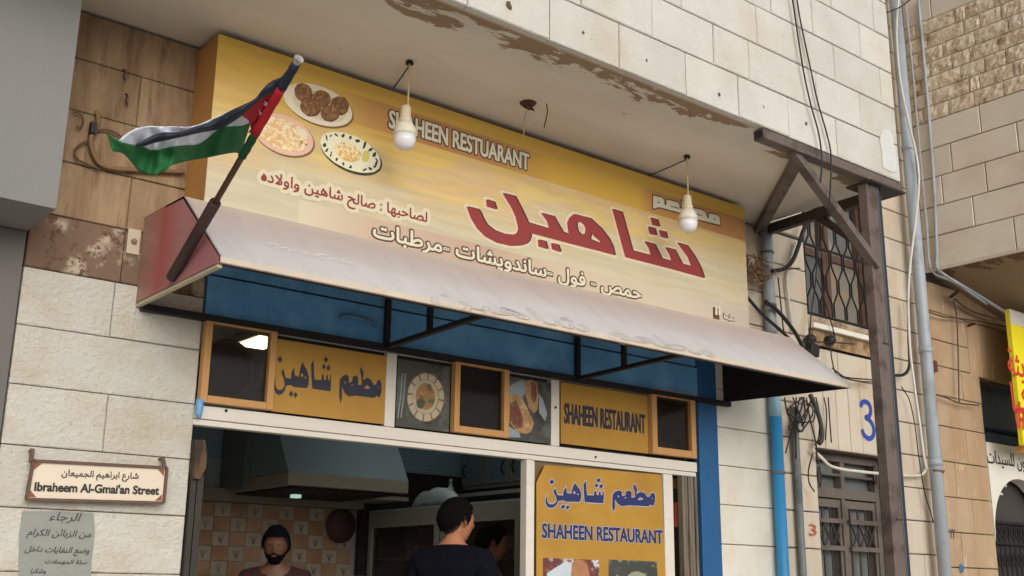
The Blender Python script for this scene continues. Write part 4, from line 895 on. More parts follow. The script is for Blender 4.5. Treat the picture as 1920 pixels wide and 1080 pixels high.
# decorated tiles
tm1 = mat('cream_wall_tile', (172, 158, 142), .35, .08, 5, rand=.06); tm2 = mat('orange_wall_tile', (158, 118, 88), .35, .15, 4, rand=.08, c2=(172, 146, 120), th=.55, s2=5, soft=.15)
M_mot = mat('tile_motif', (96, 76, 66), .5, .1)
FT = front(3.03); tw = .1335; zt0 = 2.115
tb1 = tb2 = None
for i in range(11):
    for j in range(9):
        x0 = 3.36+i*tw; z1 = zt0-j*.215
        zz = z1 - (.107 if i % 2 else 0)
        col = (i+j) % 2
        h1 = min(zz, zt0); 
        if j == 0 and i % 2: block_mesh('wall_tile', FT, x0+.001, x0+tw-.001, zt0-.106, zt0, .02, tm2, .002, parent=BW)
        o = block_mesh('wall_tile', FT, x0+.001, x0+tw-.001, zz-.107+.001, zz-.001, .02, tm1 if 1 else tm2, .002, parent=BW)
        if zz-.108 > 1.0:
            q = MB(); cx_, cz_ = x0+tw/2, zz-.06
            for dx in (-.025, 0, .025): q.bar((cx_, 3.0275, cz_-.025), (cx_+dx, 3.0275, cz_+.03), .006, .001)
            q.bar((cx_-.008, 3.0275, cz_-.035), (cx_+.008, 3.0275, cz_-.035), .02, .001)
            q.build('tile_motif', M_mot, BW)
        block_mesh('wall_tile', FT, x0+.001, x0+tw-.001, zz-.215+.001, zz-.107-.001, .02, tm2, .002, parent=BW)
g = MB(); g.box(3.30, 4.85, 2.9, 3.05, 2.115, 2.21); tag(g.build('wall_shelf', mat('shelf_board', (140, 130, 112), .6, .08), bev=.004), 'plain beige ledge running above the orange tiled wall', 'shelf')
pm = bpy.data.materials.new('dotted_wall_tile'); pm.use_nodes = True
n = pm.node_tree.nodes; l = pm.node_tree.links; g_ = n.new('ShaderNodeNewGeometry'); sc_ = n.new('ShaderNodeVectorMath'); sc_.operation = 'MULTIPLY'; sc_.inputs[1].default_value = (50, 0, 50); l.new(g_.outputs['Position'], sc_.inputs[0])
fr_ = n.new('ShaderNodeVectorMath'); fr_.operation = 'FRACTION'; l.new(sc_.outputs[0], fr_.inputs[0]); sb = n.new('ShaderNodeVectorMath'); sb.operation = 'DISTANCE'; sb.inputs[1].default_value = (.5, 0, .5); l.new(fr_.outputs[0], sb.inputs[0])
rr_ = n.new('ShaderNodeMapRange'); rr_.inputs[1].default_value = .2; rr_.inputs[2].default_value = .38; l.new(sb.outputs['Value'], rr_.inputs[0])
mx_ = n.new('ShaderNodeMix'); mx_.data_type = 'RGBA'; mx_.inputs[6].default_value = lin((64, 84, 98)); mx_.inputs[7].default_value = lin((150, 178, 190)); l.new(rr_.outputs[0], mx_.inputs[0]); l.new(mx_.outputs[2], n['Principled BSDF'].inputs['Base Color']); n['Principled BSDF'].inputs['Roughness'].default_value = .3
g = MB(); g.box(3.2, 6.2, 3.03, 3.055, 2.455, 2.95); g.build('dotted_tile_band', pm, BW)
for i in range(3):
    g = MB(); g.box(3.36+i*.175, 3.36+i*.175+.171, 3.035, 3.055, 2.22, 2.45); g.build('white_tile', mat('pale_glazed_tile', (160, 172, 176), .3, .05), BW)
p = at(645, 985, 2.95); g = MB(); g.lathe((p.x, 3.02, p.z), [(.13, 0), (.14, -.02), (.11, -.05), (.04, -.07)], 20, 'y'); g.bar((p.x+.02, 3.0, p.z+.12), (p.x+.03, 3.0, p.z+.24), .012); tag(g.build('hanging_pan', mat('brown_pan', (70, 48, 42), .6, .2, 9), smooth=False), 'dark brown round pan hanging at the right end of the tiled wall', 'pan')
# hood
H = empty('extractor_hood', 'blue grey metal extractor hood with boxed rim above the kitchen', 'extractor hood')
yh = 2.0; hp = [at(*q, yh) for q in ((540, 885), (765, 905))]
hx0, hx1 = 3.68, 4.67; M_hood = mat('blue_grey_hood', (116, 134, 142), .4, .06, 2)
g = MB(); g.hexa([(hx0, yh, 2.27), (hx0+.02, yh+.45, 2.75), (hx0, 3.0, 2.27), (hx0+.02, 3.0, 2.75), (hx1, yh, 2.27), (hx1-.36, yh+.45, 2.75), (hx1, 3.0, 2.27), (hx1-.36, 3.0, 2.75)])
g.v = []; g.f = []; g.m = []
g.hexa([(hx0, yh, 2.27), (hx0, yh+.3, 2.75), (hx0, 3.0, 2.27), (hx0, 3.0, 2.75), (hx1, yh, 2.27), (hx1, yh+.3, 2.75), (hx1, 3.0, 2.27), (hx1, 3.0, 2.75)]); g.build('hood_cone', M_hood, H)
g = MB(); g.box(hx0, hx1, yh-.002, 3.0, 2.18, 2.268); g.build('hood_rim', mat('hood_rim', (150, 142, 128), .4, .06), H, bev=.004)
g = MB(); g.box(hx0+.05, hx1-.05, yh+.04, 2.95, 2.165, 2.179); g.build('hood_grille', M_dark, H)
g = MB(); g.box(4.0, 4.06, 2.5, 2.56, 2.14, 2.164); g.build('hood_lamp', mat('hood_lamp_lit', (200, 230, 225), .4, 0, emit=((200, 235, 225), .7)), H)
p0, p1_ = at(462, 830, 2.6), at(535, 912, 2.6)
g = MB(); g.box(p0.x, p1_.x, 2.6, 2.99, 2.20, 2.9); tag(g.build('duct_box', mat('grey_duct', (104, 108, 108), .5, .08)), 'plain grey boxed duct standing behind the left side of the hood', 'duct')
g = MB(); p0 = at(648, 925, 2.7); p1_ = at(740, 940, 2.7); g.box(p0.x+.15, p1_.x, 2.5, 2.98, p1_.z-.01, p1_.z+.02); tag(g.build('shelf_board', mat('pale_board', (150, 148, 136), .5)), 'pale board end under the right side of the hood', 'shelf')
g = MB(); g.box(4.86, 6.19, 2.98, 3.02, 1.6, 2.452); tag(g.build('dark_void_sheet', M_dark), 'flat black sheet for the unlit void below the dotted tiles', 'panel')  # darkness of the void put into the colour of a flat sheet
# wall cupboards on right wall
C = empty('wall_cupboard', 'blue grey wall cupboard with four doors hanging on the right wall', 'cupboard')
M_cup = mat('cupboard_frame', (140, 142, 134), .5, .06); M_cupd = mat('cupboard_door', (112, 134, 142), .4, .12, 30)
g = MB(); g.box(5.9, 6.19, .9, 3.0, 2.34, 2.93); g.build('carcass', M_cup, C)
yy = 3.0
for k in range(6):
    y1 = yy-.03; y0 = yy-.33; yy -= .34
    g = MB(); g.box(5.885, 5.899, y0, y1, 2.37, 2.91); d_ = g.build('cupboard_door', M_cupd, C, bev=.003)
    g = MB()
    for a in ((y0, y0+.03, 2.37, 2.91), (y1-.03, y1, 2.37, 2.91)): g.box(5.878, 5.884, a[0], a[1], a[2], a[3])
    g.box(5.878, 5.884, y0+.03, y1-.03, 2.37, 2.40); g.build('door_moulding', M_cup, d_)
    hy = y0+.05 if k % 2 else y1-.05
    g = MB(); g.tube(smooth([(5.878, hy, 2.44), (5.85, hy, 2.47), (5.85, hy, 2.52), (5.878, hy, 2.55)], 3), .006, 6); g.build('handle', M_black, d_)
g = MB(); g.box(5.6, 6.19, 1.0, 2.9, 2.24, 2.27); tag(g.build('wall_shelf', M_int), 'narrow shelf board below the wall cupboards', 'shelf')
fill_lamp = empty('ceiling_lamp', 'added fluorescent tube brightening the kitchen, out of view behind the door head', 'lamp')  # added lamp, hidden above the opening, brightens the kitchen
g = MB(); g.box(4.1, 5.3, 1.45, 1.55, 2.90, 2.949); g.build('lamp_housing', M_white, fill_lamp)
g = MB(); g.tube([(4.15, 1.5, 2.875), (5.25, 1.5, 2.875)], .018, 10); g.build('fill_tube', mat('fill_tube_lit', (240, 246, 255), .5, 0, emit=((244, 244, 240), 14.0)), fill_lamp)
# display fridge
D = empty('display_fridge', 'grey framed glass display cabinet standing behind the man in black', 'display cabinet')
M_fr = mat('grey_cabinet_frame', (150, 148, 138), .4, .06)
fx, fz = 4.93, 2.10
g = MB(); g.box(fx, fx+.5, .9, 2.95, fz-.002, fz+.01); g.build('cabinet_top', mat('cabinet_top', (160, 176, 180), .4), D)
for a in ((.9, 2.95, fz-.13, fz-.003), (.9, 2.95, .2, .3)): 
    g = MB(); g.box(fx, fx+.05, a[0], a[1], a[2], a[3]); g.build('frame_rail', M_fr, D, bev=.003)
for y in (2.90, 1.98, 1.90, .9, 1.02):
    g = MB(); g.box(fx+.001, fx+.049, y, y+.05, .3, fz-.131); g.build('frame_post', M_fr, D, bev=.003)
g = MB(); g.box(fx+.02, fx+.026, .95, 2.9, .3, fz-.131); g.build('pane', glass('cabinet_glass', (60, 50, 44), .45, .03), D)
for z in (1.0, 1.4, 1.72):
    g = MB(); g.box(fx+.06, fx+.48, .95, 2.92, z, z+.015); g.build('shelf', M_fr, D)
g = MB(); g.box(fx+.49, fx+.5, .9, 2.95, .2, fz-.005); g.build('back_panel', mat('brown_cabinet_back', (70, 52, 44), .6, .2, 5), D)
for i in range(9):
    y = 1.1+i*.2; z = (1.415, 1.735)[i % 2]
    g = MB(); g.box(fx+.15, fx+.32, y, y+.12, z, z+random.uniform(.09, .16)); tag(g.build('food_box', mat('food_box_%d' % (i % 3), ((120, 70, 50), (150, 140, 120), (90, 80, 60))[i % 3], .6, .2, 9)), '%s food carton, %s from the door, %s in the display cabinet' % (('reddish', 'pale', 'olive brown')[i % 3], ('nearest', 'second', 'third', 'fourth', 'fifth', 'sixth', 'seventh', 'eighth', 'farthest')[i], ('middle shelf', 'upper shelf')[i % 2]), 'carton', 'cartons inside the display cabinet')
# bag and bottle on cabinet
p = at(812, 938, 1.75)
bg = MB(); rows = []
for i in range(9):
    t = i/8; c = Vector((5.0+.02*math.sin(3*t), atx(774, 945, 5.0).y-.60*t, fz+.012)); r = (.012, .045, .07, .072, .08, .076, .074, .055, .02)[i]
    rows.append([c+Vector((math.cos(k*.5236)*r*(1+random.uniform(-.12, .12)), 0, (math.sin(k*.5236)*.9+.95)*r*(1+random.uniform(-.05, .05))*.95)) for k in range(13)])
bg.grid(rows); tag(bg.build('plastic_bag', mat('white_plastic_bag', (190, 204, 208), .35, .08, 12, .8, 30), smooth=True), 'full white plastic bag lying on top of the glass cabinet', 'bag')
p = at(812, 915, 2.2); g = MB(); g.lathe((5.2, 2.2, fz+.012), [(.03, 0), (.034, .02), (.034, .11), (.028, .15), (.013, .18), (.013, .20), (.015, .20), (.015, .225)], 14); tag(g.build('water_bottle', glass('bottle_plastic', (170, 190, 195), .5, .1), smooth=True), 'clear plastic bottle standing behind the bag', 'bottle')
# ceiling lamp, and fan disc behind first window
lp = empty('ceiling_lamp', 'lit rectangular ceiling lamp seen through the leftmost top window', 'lamp')
g = MB(); g.box(2.80, 3.02, .80, 1.15, 2.90, 2.94); g.build('lamp_housing', M_white, lp)
g = MB(); g.box(2.82, 3.00, .82, 1.13, 2.892, 2.899); g.build('lamp_diffuser', mat('lamp_diffuser_lit', (255, 240, 200), .5, 0, emit=((255, 236, 196), 10.0)), lp)
bk = MB(); bk.box(2.13, 2.50, .135, .14, 2.30, 2.60); bk.build('window_backing', mat('blue_grey_backing', (84, 94, 96), .7, .15, 6), SF)
bk = MB(); bk.box(3.60, 3.98, .06, .065, 2.335, 2.75); bk.build('window_backing', mat('brown_backing', (50, 40, 32), .6, .3, 5, c2=(70, 66, 58), th=.6, s2=5), SF)
bk = MB(); bk.box(5.16, 5.56, .06, .065, 2.345, 2.76); bk.build('window_backing', MATS['brown_backing'], SF)
fn = empty('wall_fan', 'round dark exhaust fan behind the leftmost top window glass', 'fan')
p = at(424, 692, .09); g = MB()
g.tube([(p.x+.142*math.cos(i*6.2832/32), .09, p.z+.142*math.sin(i*6.2832/32)) for i in range(33)], .012, 6, cap=False); g.build('fan_ring', mat('fan_plastic', (78, 70, 62), .5), fn, True)
g = MB(); g.lathe((p.x, .10, p.z), [(.135, 0), (.135, .012), (.03, .014)], 28, 'y'); g.build('fan_disc', M_dark, fn)
for k in range(5):
    g = MB(); a = k*1.2566; g.add([(p.x+r*math.cos(a+t), .085+dy_, p.z+r*math.sin(a+t)) for r, t, dy_ in ((.03, -.3, 0), (.12, -.15, .01), (.12, .45, -.008), (.03, .4, -.005))], [(0, 1, 2, 3)]); g.build('fan_blade', M_black, fn)

# ------------------------------------------------------------------ people
def skinmesh(name, V, E, Rr, m, parent, sub=2, root=0):
    me = bpy.data.meshes.new(name); me.from_pydata(V, E, []); me.materials.append(m)
    o = bpy.data.objects.new(name, me); COL.objects.link(o); o.parent = parent
    o.modifiers.new('skin', 'SKIN')
    sv = me.skin_vertices[0].data if me.skin_vertices else None
    if sv is None:
        me.skin_vertices  # created with modifier on evaluation in some builds
    for i, r in enumerate(Rr): me.skin_vertices[0].data[i].radius = (r, r) if not isinstance(r, tuple) else r
    me.skin_vertices[0].data[root].use_root = True
    s = o.modifiers.new('sub', 'SUBSURF'); s.levels = sub; s.render_levels = sub
    o.modifiers['skin'].use_smooth_shade = True
    return o
def person(label, loc, face, H, shirt, pants, hair, beard=None, cap=None, stripes=False, arms='down', lean=0, skin=(150, 104, 80), turn=0):
    P = empty('person', label, 'person'); P.location = loc; P.rotation_euler = (0, 0, face)   # faces local -Y
    k = H/1.75
    sk = mat('skin_%d' % skin[0], skin, .55, .06, 8)
    # skeleton (one continuous body)
    V = [(0, 0, .95), (0, .0, 1.10), (0, .01, 1.28), (0, .02, 1.45), (0, .01, 1.53), (0, -.01, 1.60)]
    R_ = [(.155, .11), (.14, .10), (.165, .11), (.13, .09), (.058, .06), (.055, .058)]
    E = [(0, 1), (1, 2), (2, 3), (3, 4), (4, 5)]
    hands = []
    for s in (-1, 1):
        b = len(V)
        arm = [(s*.17, .02, 1.445), (s*.22, .03, 1.33), (s*.25, .03, 1.12), (s*.26, -.04 if arms == 'down' else -.16, .90 if arms == 'down' else 1.02), (s*.255, -.07 if arms == 'down' else -.26, .84 if arms == 'down' else 1.02)]
        V += arm; R_ += [.062, .055, .045, .032, .03]
        E += [(3, b), (b, b+1), (b+1, b+2), (b+2, b+3), (b+3, b+4)]
        d = (Vector(arm[4])-Vector(arm[3])).normalized(); side = Vector((0, 1, 0)) if arms == 'down' else Vector((1, 0, 0))
        if arms == 'down': side = Vector((0, .9, .3))
        for f in range(4):
            c = len(V); o_ = side*((f-1.5)*.02); L = (.036, .042, .04, .032)[f]
            base = Vector(arm[4]) + d*.035 + o_
            V += [tuple(base), tuple(base+d*L+Vector((-s*.006, 0, 0))), tuple(base+d*L*1.8+Vector((-s*.02, 0, -.006)))]
            R_ += [.0105, .009, .0075]; E += [(b+4, c), (c, c+1), (c+1, c+2)]
        c = len(V); tb = Vector(arm[4]) - side*.034
        V += [tuple(tb), tuple(tb-side*.018+d*.028), tuple(tb-side*.02+d*.052)]; R_ += [.012, .010, .008]; E += [(b+4, c), (c, c+1), (c+1, c+2)]
    for s in (-1, 1):
        b = len(V); V += [(s*.09, 0, .88), (s*.10, -.01, .50), (s*.10, .02, .10), (s*.10, -.02, .045), (s*.11, -.14, .03)]
        R_ += [.085, .058, .04, .04, .03]; E += [(0, b), (b, b+1), (b+1, b+2), (b+2, b+3), (b+3, b+4)]
    sc3 = lambda p: (p[0]*k, (p[1]+lean*max(0, p[2]-.95))*k, p[2]*k)
    body = skinmesh('body', [sc3(v) for v in V], E, [tuple(x*k for x in r) if isinstance(r, tuple) else r*k for r in R_], sk, P)
    # shirt
    Vs = [(0, 0, .90), (0, .0, 1.10), (0, .01, 1.28), (0, .02, 1.435), (0, .018, 1.535)]; Rs = [(.175, .13), (.165, .12), (.195, .135), (.16, .11), (.068, .07)]; Es = [(0, 1), (1, 2), (2, 3), (3, 4)]
    for s in (-1, 1):
        b = len(Vs); Vs += [(s*.18, .02, 1.435), (s*.23, .03, 1.32), (s*.255, .03, 1.17)]; Rs += [.086, .078, .072]; Es += [(3, b), (b, b+1), (b+1, b+2)]
    skinmesh('shirt', [sc3(v) for v in Vs], Es, [tuple(x*k for x in r) if isinstance(r, tuple) else r*k for r in Rs], shirt, P)
    Vs = [(0, 0, .97), (0, 0, .88)]; Rs = [(.165, .12), (.15, .12)]; Es = [(0, 1)]
    for s in (-1, 1):
        b = len(Vs); Vs += [(s*.095, 0, .80), (s*.10, -.01, .50), (s*.10, .02, .10)]; Rs += [.10, .075, .065]; Es += [(1, b), (b, b+1), (b+1, b+2)]
    skinmesh('trousers', [sc3(v) for v in Vs], Es, [tuple(x*k for x in r) if isinstance(r, tuple) else r*k for r in Rs], pants, P)
    # head
    hc = Vector(sc3((0, -.025, 1.655))); hz = k*1.0
    ct, st = math.cos(turn), math.sin(turn)
    def hp_(th, ph, grow=0, hairy=False):
        # th 0..pi from top, ph: 0 = front(-Y)
        z = math.cos(th); r = math.sin(th)
        w = .080; dpt = .100; hh = .120
        x = r*math.sin(ph)*w; y = -r*math.cos(ph)*dpt; zz = z*hh
        fr = max(0, math.cos(ph))
        if z < 0:
            x *= 1-.30*(-z)**1.1*(1 if fr > 0 else .8); y *= (1-.12*(-z)) if fr > 0 else (1-.45*(-z))
            if fr > .2: zz *= 1.06
        else:
            if fr <= 0: y *= 1.05
        if not hairy and fr > .5:
            a = math.sin(ph)
            nose = math.exp(-(a/.16)**2)*math.exp(-((z+.16)/.16)**2)*.022; brow = math.exp(-((z-.16)/.10)**2)*.005
            eye = -math.exp(-((abs(a)-.38)/.16)**2)*math.exp(-((z-.02)/.10)**2)*.010
            lip = math.exp(-(a/.26)**2)*math.exp(-((z+.47)/.07)**2)*.006; chin = math.exp(-(a/.3)**2)*math.exp(-((z+.78)/.15)**2)*.008
            y -= (nose+brow+eye+lip+chin)
        n_ = Vector((x, y, zz)); n_ += n_.normalized()*grow
        return hc + Vector((n_.x*ct-n_.y*st, n_.x*st+n_.y*ct, n_.z))*hz
    g = MB(); NT, NP = 30, 40
    g.grid([[hp_(math.pi*i/NT, 2*math.pi*j/NP) for j in range(NP+1)] for i in range(NT+1)]); g.build('head', sk, P, True, False)
    for s in (-1, 1):
        e_ = hp_(1.62, s*1.62, .004); g = MB()
        q = [[e_+Vector((s*(.004+.010*math.sin(a_)), (math.cos(b_)*.017)*math.sin(a_)+.006, math.sin(b_)*.031*math.sin(a_)+.002))*k for b_ in [x*2*math.pi/12 for x in range(13)]] for a_ in [x*math.pi/5 for x in range(6)]]
        g.grid(q); g.build('ear', sk, P, True, False)
        c_ = hp_(1.545, s*.40, .0015); g = MB(); g.lathe(c_-Vector((0, 0, .004)), [(.001, -.0), (.010, .004), (.001, .008)], 10); g.build('eye', M_blkprint, P)
    def capmesh(test, grow):
        g = MB(); NT, NP = 56, 96; vid = {}
        for i in range(NT+1):
            for j in range(NP+1):
                vid[i, j] = len(g.v); g.v.append(tuple(hp_(math.pi*i/NT, 2*math.pi*j/NP, grow*(1+.10*random.uniform(-1, 1)), True)))
        for i in range(NT):
            for j in range(NP):
                if test(math.pi*(i+.5)/NT, (2*math.pi*(j+.5)/NP+math.pi) % (2*math.pi)-math.pi): g.f.append((vid[i, j], vid[i, j+1], vid[i+1, j+1], vid[i+1, j])); g.m.append(0)
        return g
    def hairt(th, ph):
        a = abs(ph); T_ = ((0, .95), (.6, .98), (1.0, 1.12), (1.25, 1.42), (1.38, 1.62), (1.5, 1.6), (1.7, 1.45), (1.95, 1.72), (2.3, 1.92), (3.2, 2.0))
        for (a0, l0), (a1, l1) in zip(T_, T_[1:]):
            if a <= a1: return th < l0+(l1-l0)*(a-a0)/(a1-a0)+random.uniform(-.03, .03)
        return False
    capmesh(hairt, .017).build('hair', hair, P, True, False)
    capmesh(lambda th, ph: hairt(th-.16, ph) or hairt(th-.06, ph), .0045).build('hair_fade', M_fade, P, True, False)
    if cap: capmesh(lambda th, ph: th < 1.18, .020).build('cap', cap, P, True, False)
    if beard: capmesh(lambda th, ph: 2.72 > th > 1.90+.12*math.sin(min(1.4, abs(ph)*2.2))-max(0, abs(ph)-.8)*.5 and abs(ph) < 1.5 and not (2.04 < th < 2.13 and abs(ph) < .24), .006).build('beard', beard, P, True, False)
    return P
M_hair = mat('black_hair', (13, 11, 11), .95, .3, 60, .3, 120, spec=.1)
M_fade = mat('short_hair_fade', (62, 46, 40), .9, .4, 120, .2, 150, spec=.1)
M_blk = mat('black_shirt', (15, 16, 24), .95, .2, 10, .8, 14, spec=.1)
M_brs = mat('brown_shirt', (62, 34, 36), .9, .25, 12, .8, 14)
M_pants = mat('dark_trousers', (36, 38, 48), .85, .1, 10)
stp = bpy.data.materials.new('striped_shirt'); stp.use_nodes = True
n = stp.node_tree.nodes; l = stp.node_tree.links; g_ = n.new('ShaderNodeNewGeometry'); sx_ = n.new('ShaderNodeSeparateXYZ'); l.new(g_.outputs['Position'], sx_.inputs[0])
mm = n.new('ShaderNodeMath'); mm.operation = 'MULTIPLY'; mm.inputs[1].default_value = 75; l.new(sx_.outputs['Z'], mm.inputs[0]); fr_ = n.new('ShaderNodeMath'); fr_.operation = 'FRACT'; l.new(mm.outputs[0], fr_.inputs[0]); gt_ = n.new('ShaderNodeMath'); gt_.operation = 'GREATER_THAN'; gt_.inputs[1].default_value = .7; l.new(fr_.outputs[0], gt_.inputs[0])
mx_ = n.new('ShaderNodeMix'); mx_.data_type = 'RGBA'; mx_.inputs[6].default_value = lin((116, 122, 122)); mx_.inputs[7].default_value = lin((70, 70, 70)); l.new(gt_.outputs[0], mx_.inputs[0]); l.new(mx_.outputs[2], n['Principled BSDF'].inputs['Base Color']); n['Principled BSDF'].inputs['Roughness'].default_value = .9
person('man with short black hair in a black T shirt seen from behind at the entrance', (3.90, .35, .15), math.radians(118), 1.83, M_blk, M_pants, M_hair, skin=(176, 118, 88), turn=math.radians(-32))
person('bearded man in a black cap and dark brown shirt working inside the kitchen', (3.53, 1.8, .15), math.radians(-34), 1.70, M_brs, M_pants, M_hair, beard=M_hair, cap=mat('black_cap', (16, 17, 24), .95, .1, spec=.1), arms='fwd', skin=(116, 80, 62), lean=-.10)
person('man in a grey striped T shirt added in place of a reflection in the cabinet glass', (4.62, .95, .15), math.radians(60), 1.74, stp, M_pants, M_hair, skin=(128, 88, 68))  # solid figure put where the cabinet glass holds a reflection

# ------------------------------------------------------------------ bulbs hanging from the soffit
def bulb(px, py, sx, sy, label, hx, hy, wx, wy):
    t = atz(px, py, 4.125); e = empty('hanging_bulb', label, 'lamp', 'bulbs hanging in front of the sign'); yb = t.y
    b = at(sx, sy, yb)      # centre of the globe
    g = MB(); g.tube([t, Vector((t.x, yb, b.z+.16))], .0045, 6); g.build('lamp_cord', mat('cream_cord', (190, 170, 130), .6), e)
    g = MB(); g.lathe((b.x, yb, b.z), [(.018, .165), (.026, .155), (.028, .10), (.033, .095), (.033, .075), (.03, .07)][::-1], 18); g.build('lamp_socket', mat('cream_socket', (206, 192, 164), .5), e, True)
    g = MB(); g.lathe((b.x, yb, b.z), [(.058, -.002), (.060, .02), (.050, .05), (.032, .074)], 24); g.build('bulb_base', mat('cream_bulb_base', (216, 208, 190), .45), e, True)
    g = MB(); g.lathe((b.x, yb, b.z), [(.008, -.074), (.026, -.071), (.044, -.058), (.055, -.035), (.058, -.003)], 24); g.build('bulb_globe', mat('frosted_bulb', (226, 222, 224), .3, .01), e, True)
    w = atz(wx, wy, 4.118)
    g = MB(); g.tube(smooth([t+Vector((0, 0, -.02)), (t+w)/2+Vector((0, 0, -.012)), w], 4), .004, 5); g.build('feed_wire', M_cable, e)
    g = MB(); g.lathe((t.x, t.y, 4.113), [(.022, 0), (.018, .014)], 10); g.build('ceiling_hook', M_dark, e)
bulb(768, 116, 759, 255, 'hanging white bulb covering part of the English name on the sign', 0, 0, 738, 165)
bulb(1288, 293, 1290, 414, 'hanging white bulb covering the small outlined Arabic word at right', 0, 0, 1213, 331)
t = atz(990, 196, 4.12); g = MB(); g.lathe((t.x, t.y, 4.112), [(.02, 0), (.045, .010), (.05, .016)], 9)
for i in range(5): g.bar(t+Vector((random.uniform(-.04, .04), random.uniform(-.03, .03), -.008)), t+Vector((random.uniform(-.04, .04), random.uniform(-.03, .03), -.03)), .006)
tag(g.build('broken_fixture', mat('rusty_scrap', (84, 50, 34), .8, .3, 20)), 'rusty broken ceiling fixture between the two hanging bulbs', 'fixture')
cable('loose_wire', 'thin bare wire hanging from the broken ceiling fixture', 'wire', [t+Vector((0, 0, -.01)), at(983, 225, t.y), at(982, 262, t.y)], .0025, mat('pale_wire', (170, 140, 100), .6))
t2 = atz(1025, 194, 4.12); cable('loose_wire', 'short dark wire dangling right of the broken ceiling fixture', 'wire', [t2, at(1026, 212, t2.y), at(1020, 240, t2.y)], .003, M_cable)

# ------------------------------------------------------------------ flag
FL = empty('flag', 'black white and green flag with red triangle flying left from a tilted pole', 'flag')
ya = -.95
M_fpole = mat('brown_flag_pole', (104, 66, 46), .6, .12, 8, stretch=(2, 2, .5)); M_tube = mat('dark_brown_tube', (64, 42, 38), .6, .2, 10)
pb = atx(322, 520, 1.775)
tip = at(556, 118, -1.75); mid = pb+(tip-pb)*.37
g = MB(); g.tube([pb+(tip-pb)*.36, tip], .0125, 10); g.build('flag_pole', M_fpole, FL, True)
def on_pole(px, py):     # nearest point of the pole to a viewing ray
    d = ray(px, py).normalized(); u = (tip-pb).normalized(); w0 = CAM-pb; bq = d.dot(u); dd = d.dot(w0); e = u.dot(w0)
    return pb+u*((e-bq*dd)/(1-bq*bq))
q0, q1, q2, q3 = tip, on_pole(530, 165), on_pole(476, 249), on_pole(451, 291)
SLEEVE = [(q0, q1, (44, 50, 62), 'flag_black'), (q1, q2, (190, 34, 44), 'flag_red'), (q2, q3, (24, 74, 44), 'flag_green_sleeve')]
g = MB(); g.tube([tip+(tip-pb).normalized()*t for t in (-.01, .008, .022)], [.014, .013, .019], 8, cap=False); g.build('pole_tip', M_whitec, FL, True)
hd_ = MB(); hd_.tube([pb+Vector((-.0, 0, 0)), pb+(tip-pb)*.40], .024, 12); tag(hd_.build('flag_holder', M_tube, None, True), 'dark brown steel tube on the red awning side holding the flag pole', 'flag holder')
def fp(x, y, yo=0):
    px, py = 200+x/4.5, 100+y/4.5
    t = (x/1600)
    hx = 1600-(y-80)*.62; pole_y = -1.70 + .62*max(0, min(1, (y-80)/780.0)); dist = max(0, hx-x)/1600
    yy = pole_y*(1-dist) + dist*-1.45 + .05*math.sin(x/75.0+y/260.0)*min(1, dist*5) + .010*math.sin(x/19.0+y/70.0)*min(1, dist*6) + .007*math.sin(x/31.0-y/40.0) + yo
    return at(px, py, yy)
def strip(name, top, bot, m, n=60, rows=8, yo=0, bul=0, z=None):
    def samp(c, t):
        c = [Vector((a[0], a[1], 0)) for a in c]; L = [0]
        for i in range(1, len(c)): L.append(L[-1]+(c[i]-c[i-1]).length)
        d = t*L[-1]
        for i in range(1, len(c)):
            if d <= L[i]+1e-6: f = (d-L[i-1])/max(1e-6, L[i]-L[i-1]); return c[i-1].lerp(c[i], f)
        return c[-1]
    T_, B_ = [tuple(p)[:2] for p in smooth([(a, b, 0) for a, b in top], 4)], [tuple(p)[:2] for p in smooth([(a, b, 0) for a, b in bot], 4)]
    R = []
    for r in range(rows+1):
        row = []
        for i in range(n+1):
            p = samp(T_, i/n).lerp(samp(B_, i/n), r/rows); row.append(fp(p.x, p.y, yo-bul*math.sin(math.pi*r/rows)))
        R.append(row)
    g = MB(); g.grid(R); o = g.build(name, m, FL, True, False)
    s = o.modifiers.new('solid', 'SOLIDIFY'); s.thickness = .0025
    return o
fm = lambda nm, c: mat(nm, c, .8, .1, 14, .25, 60)
F_black, F_white, F_green, F_red = fm('flag_black', (44, 50, 62)), fm('flag_white', (226, 228, 238)), fm('flag_green', (36, 104, 56)), fm('flag_red', (190, 34, 44))
strip('black_stripe', [(1600, 78), (1530, 130), (1470, 200), (1380, 240), (1300, 320), (1240, 390), (1050, 480), (870, 580), (730, 625), (600, 665), (480, 665), (380, 695), (300, 740), (245, 765)], [(1635, 100), (1490, 290), (1400, 340), (1330, 375), (1240, 440), (1150, 520), (1000, 620), (880, 655), (800, 668), (600, 714), (400, 757), (330, 780), (300, 787), (250, 778)], F_black, bul=.03, yo=-.012)
strip('red_triangle', [(1490, 288), (1400, 335), (1330, 372), (1250, 430), (1150, 520)], [(1240, 672), (1220, 640), (1210, 590), (1190, 560), (1140, 528)], F_red, yo=-.004, n=14)
strip('red_triangle', [(1490, 285), (1240, 672)], [(1470, 300), (1195, 665)], F_red, yo=-.012, n=6, rows=1)
strip('white_stripe', [(1150, 515), (1080, 560), (1000, 615), (880, 650), (800, 664), (600, 706), (400, 750), (300, 780)], [(1225, 580), (1140, 618), (1000, 626), (930, 650), (790, 767), (600, 785), (400, 822), (300, 800)], F_white, yo=0)
strip('white_fold', [(1040, 485), (870, 565), (720, 620), (500, 618), (300, 622), (190, 670), (90, 742)], [(1060, 500), (900, 610), (740, 660), (520, 690), (400, 720), (300, 790), (160, 775)], F_white, yo=.03)
